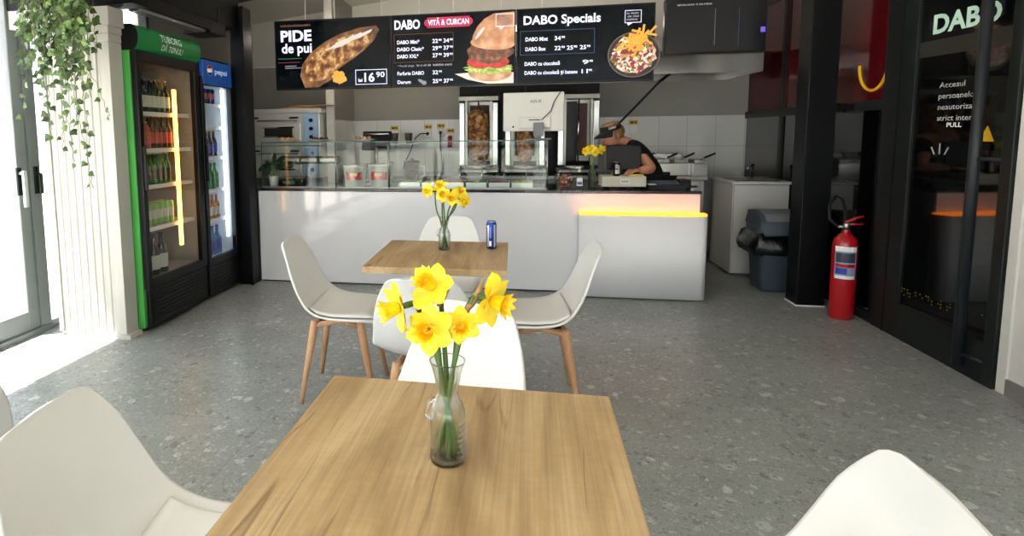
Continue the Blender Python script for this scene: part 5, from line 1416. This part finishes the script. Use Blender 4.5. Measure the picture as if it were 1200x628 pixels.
# hair under the cap
b = M()
rows = []
for i in range(9):
    z = .1 - .018 * i; k = math.sqrt(max(0, 1 - (z / .13) ** 2)); row = []
    for j in range(17):
        a = PI * .02 + (PI * .96) * j / 16
        row.append(HP(.083 * k * math.cos(a), -.02 - .088 * k * math.sin(a) + (.055 if j in (0, 16) else .03 if j in (1, 15) else 0), z))
    rows.append(row)
b.grid(rows, HAIR); b.ball(HP(0, -.06, .02), (.07, .055, .07), HAIR, 14, 10)
obj('hair', b, t)
b = M()
rows = []
for i in range(7): # visor band
    z = .03 + .048 * i / 6; rows.append([HP((.084 - .006 * i / 6) * math.cos(2 * PI * j / 28), (.103 - .006 * i / 6) * math.sin(2 * PI * j / 28), z + .012) for j in range(29)])
b.grid(rows, SHIRT)
rows = []
for i in range(6):
    r = i / 5
    rows.append([HP((.082 + .008 * r) * math.cos(a), .1 * math.sin(a) + .085 * r * math.sin(a), .045 - .022 * r - .03 * abs(math.cos(a)) * r) for a in [PI * .1 + PI * .8 * j / 16 for j in range(17)]])
b.grid(rows, SHIRT); b.grid([[p - (HP(0, 0, .004) - HP(0, 0, 0)) for p in r_] for r_ in rows], SHIRT)
cap_ = obj('visor_cap', b, t)
b = M(); fr_ = (HP(0, 1, 0) - HP(0, 0, 0)); sd_ = (HP(1, 0, 0) - HP(0, 0, 0)); up_ = (HP(0, 0, 1) - HP(0, 0, 0))
ctr = HP(-.0845, .03, .062) if (HP(-1, 0, 0) - HP(0, 0, 0)).y < 0 else HP(.0845, .03, .062)
dirr = -fr_
text(b, 'DABO', ctr + fr_ * .045, dirr, up_, .018, WHITEINK, .075, .03); obj('lettering', b, cap_)
# hair tuft over the band
b = M()
for k in range(40):
    a = 2 * PI * k / 40; p0 = HP(.05 * math.cos(a), .06 * math.sin(a), .085); p1 = HP(.078 * math.cos(a + .3), .09 * math.sin(a + .3), .075); pm = HP(.068 * math.cos(a + .15), .08 * math.sin(a + .15), .1)
    b.tube([HP(0, -.01, .105), p0 + up_ * .018, pm, p1], [.012, .014, .012, .006], HAIR, 6)
obj('hair', b, t)
# clothing
cp = [hip + Vector((.04, 0, -.1)), waist, chest, neckb.lerp(neck, .35), shF, shF.lerp(elF, .55), shB, shB.lerp(elB, .6)]
obj('t_shirt', skin_mesh('t_shirt', cp, [(0, 1), (1, 2), (2, 3), (2, 4), (4, 5), (2, 6), (6, 7)], [.15, .14, .145, .092, .085, .075, .085, .075], SHIRT), t)
tp = [hip, lp(1.26, 5.63, .86), lp(1.23, 5.62, .48), lp(1.27, 5.63, .1), lp(1.27, 5.82, .86), lp(1.27, 5.83, .48), lp(1.33, 5.83, .1)]
obj('trousers', skin_mesh('trousers', tp, [(0, 1), (1, 2), (2, 3), (0, 4), (4, 5), (5, 6)], [.15, .105, .075, .06, .105, .075, .06], TROUS), t)
b = M()
for (x, y) in ((1.22, 5.625), (1.28, 5.825)): b.box(x - 1.33 - .13, x - 1.33 + .1, y - 5.72 - .045, y - 5.72 + .045, 0, .07, BLACKPL, .02)
obj('shoes', b, t)
def hand(wr, d, up, side):
    d = d.normalized(); n_ = (up - d * up.dot(d)).normalized(); s_ = d.cross(n_) * side
    P_ = lambda a, b_, c: wr + d * a + s_ * b_ + n_ * c
    out = M()
    pm = skin_mesh('palm', [wr, P_(.03, 0, 0), P_(.075, .0, -.004)], [(0, 1), (1, 2)], [(.026, .02), (.036, .016), (.04, .013)], SKIN, 2)
    parts_ = [pm]
    for k, (o_, L_) in enumerate(((.028, .07), (.009, .078), (-.01, .072), (-.028, .058))):
        b0 = P_(.055, o_, 0); b1 = P_(.082, o_ * 1.05, .002); b2 = b1 + d * L_ * .42 - n_ * L_ * .18; b3 = b2 + d * L_ * .25 - n_ * L_ * .25; b4 = b3 + d * L_ * .08 - n_ * L_ * .2
        parts_.append(skin_mesh('f', [b0, b1, b2, b3, b4], [(0, 1), (1, 2), (2, 3), (3, 4)], [.009, .0095, .0085, .008, .006], SKIN, 1))
    t0 = P_(.015, .02, -.004); t1 = P_(.04, .045, -.012); t2 = P_(.07, .056, -.024); t3 = P_(.09, .052, -.034)
    parts_.append(skin_mesh('f', [t0, t1, t2, t3], [(0, 1), (1, 2), (2, 3)], [.012, .0115, .0095, .007], SKIN, 1))
    for q in parts_:
        out.add([v.co.copy() for v in q.vertices], [tuple(p.vertices) for p in q.polygons], SKIN, True); bpy.data.meshes.remove(q)
    return out
obj('hand', hand(wrF, wrF - elF, Vector((0, -.2, 1)), 1), body); obj('hand', hand(wrB, wrB - elB, Vector((0, -.2, 1)), -1), body)
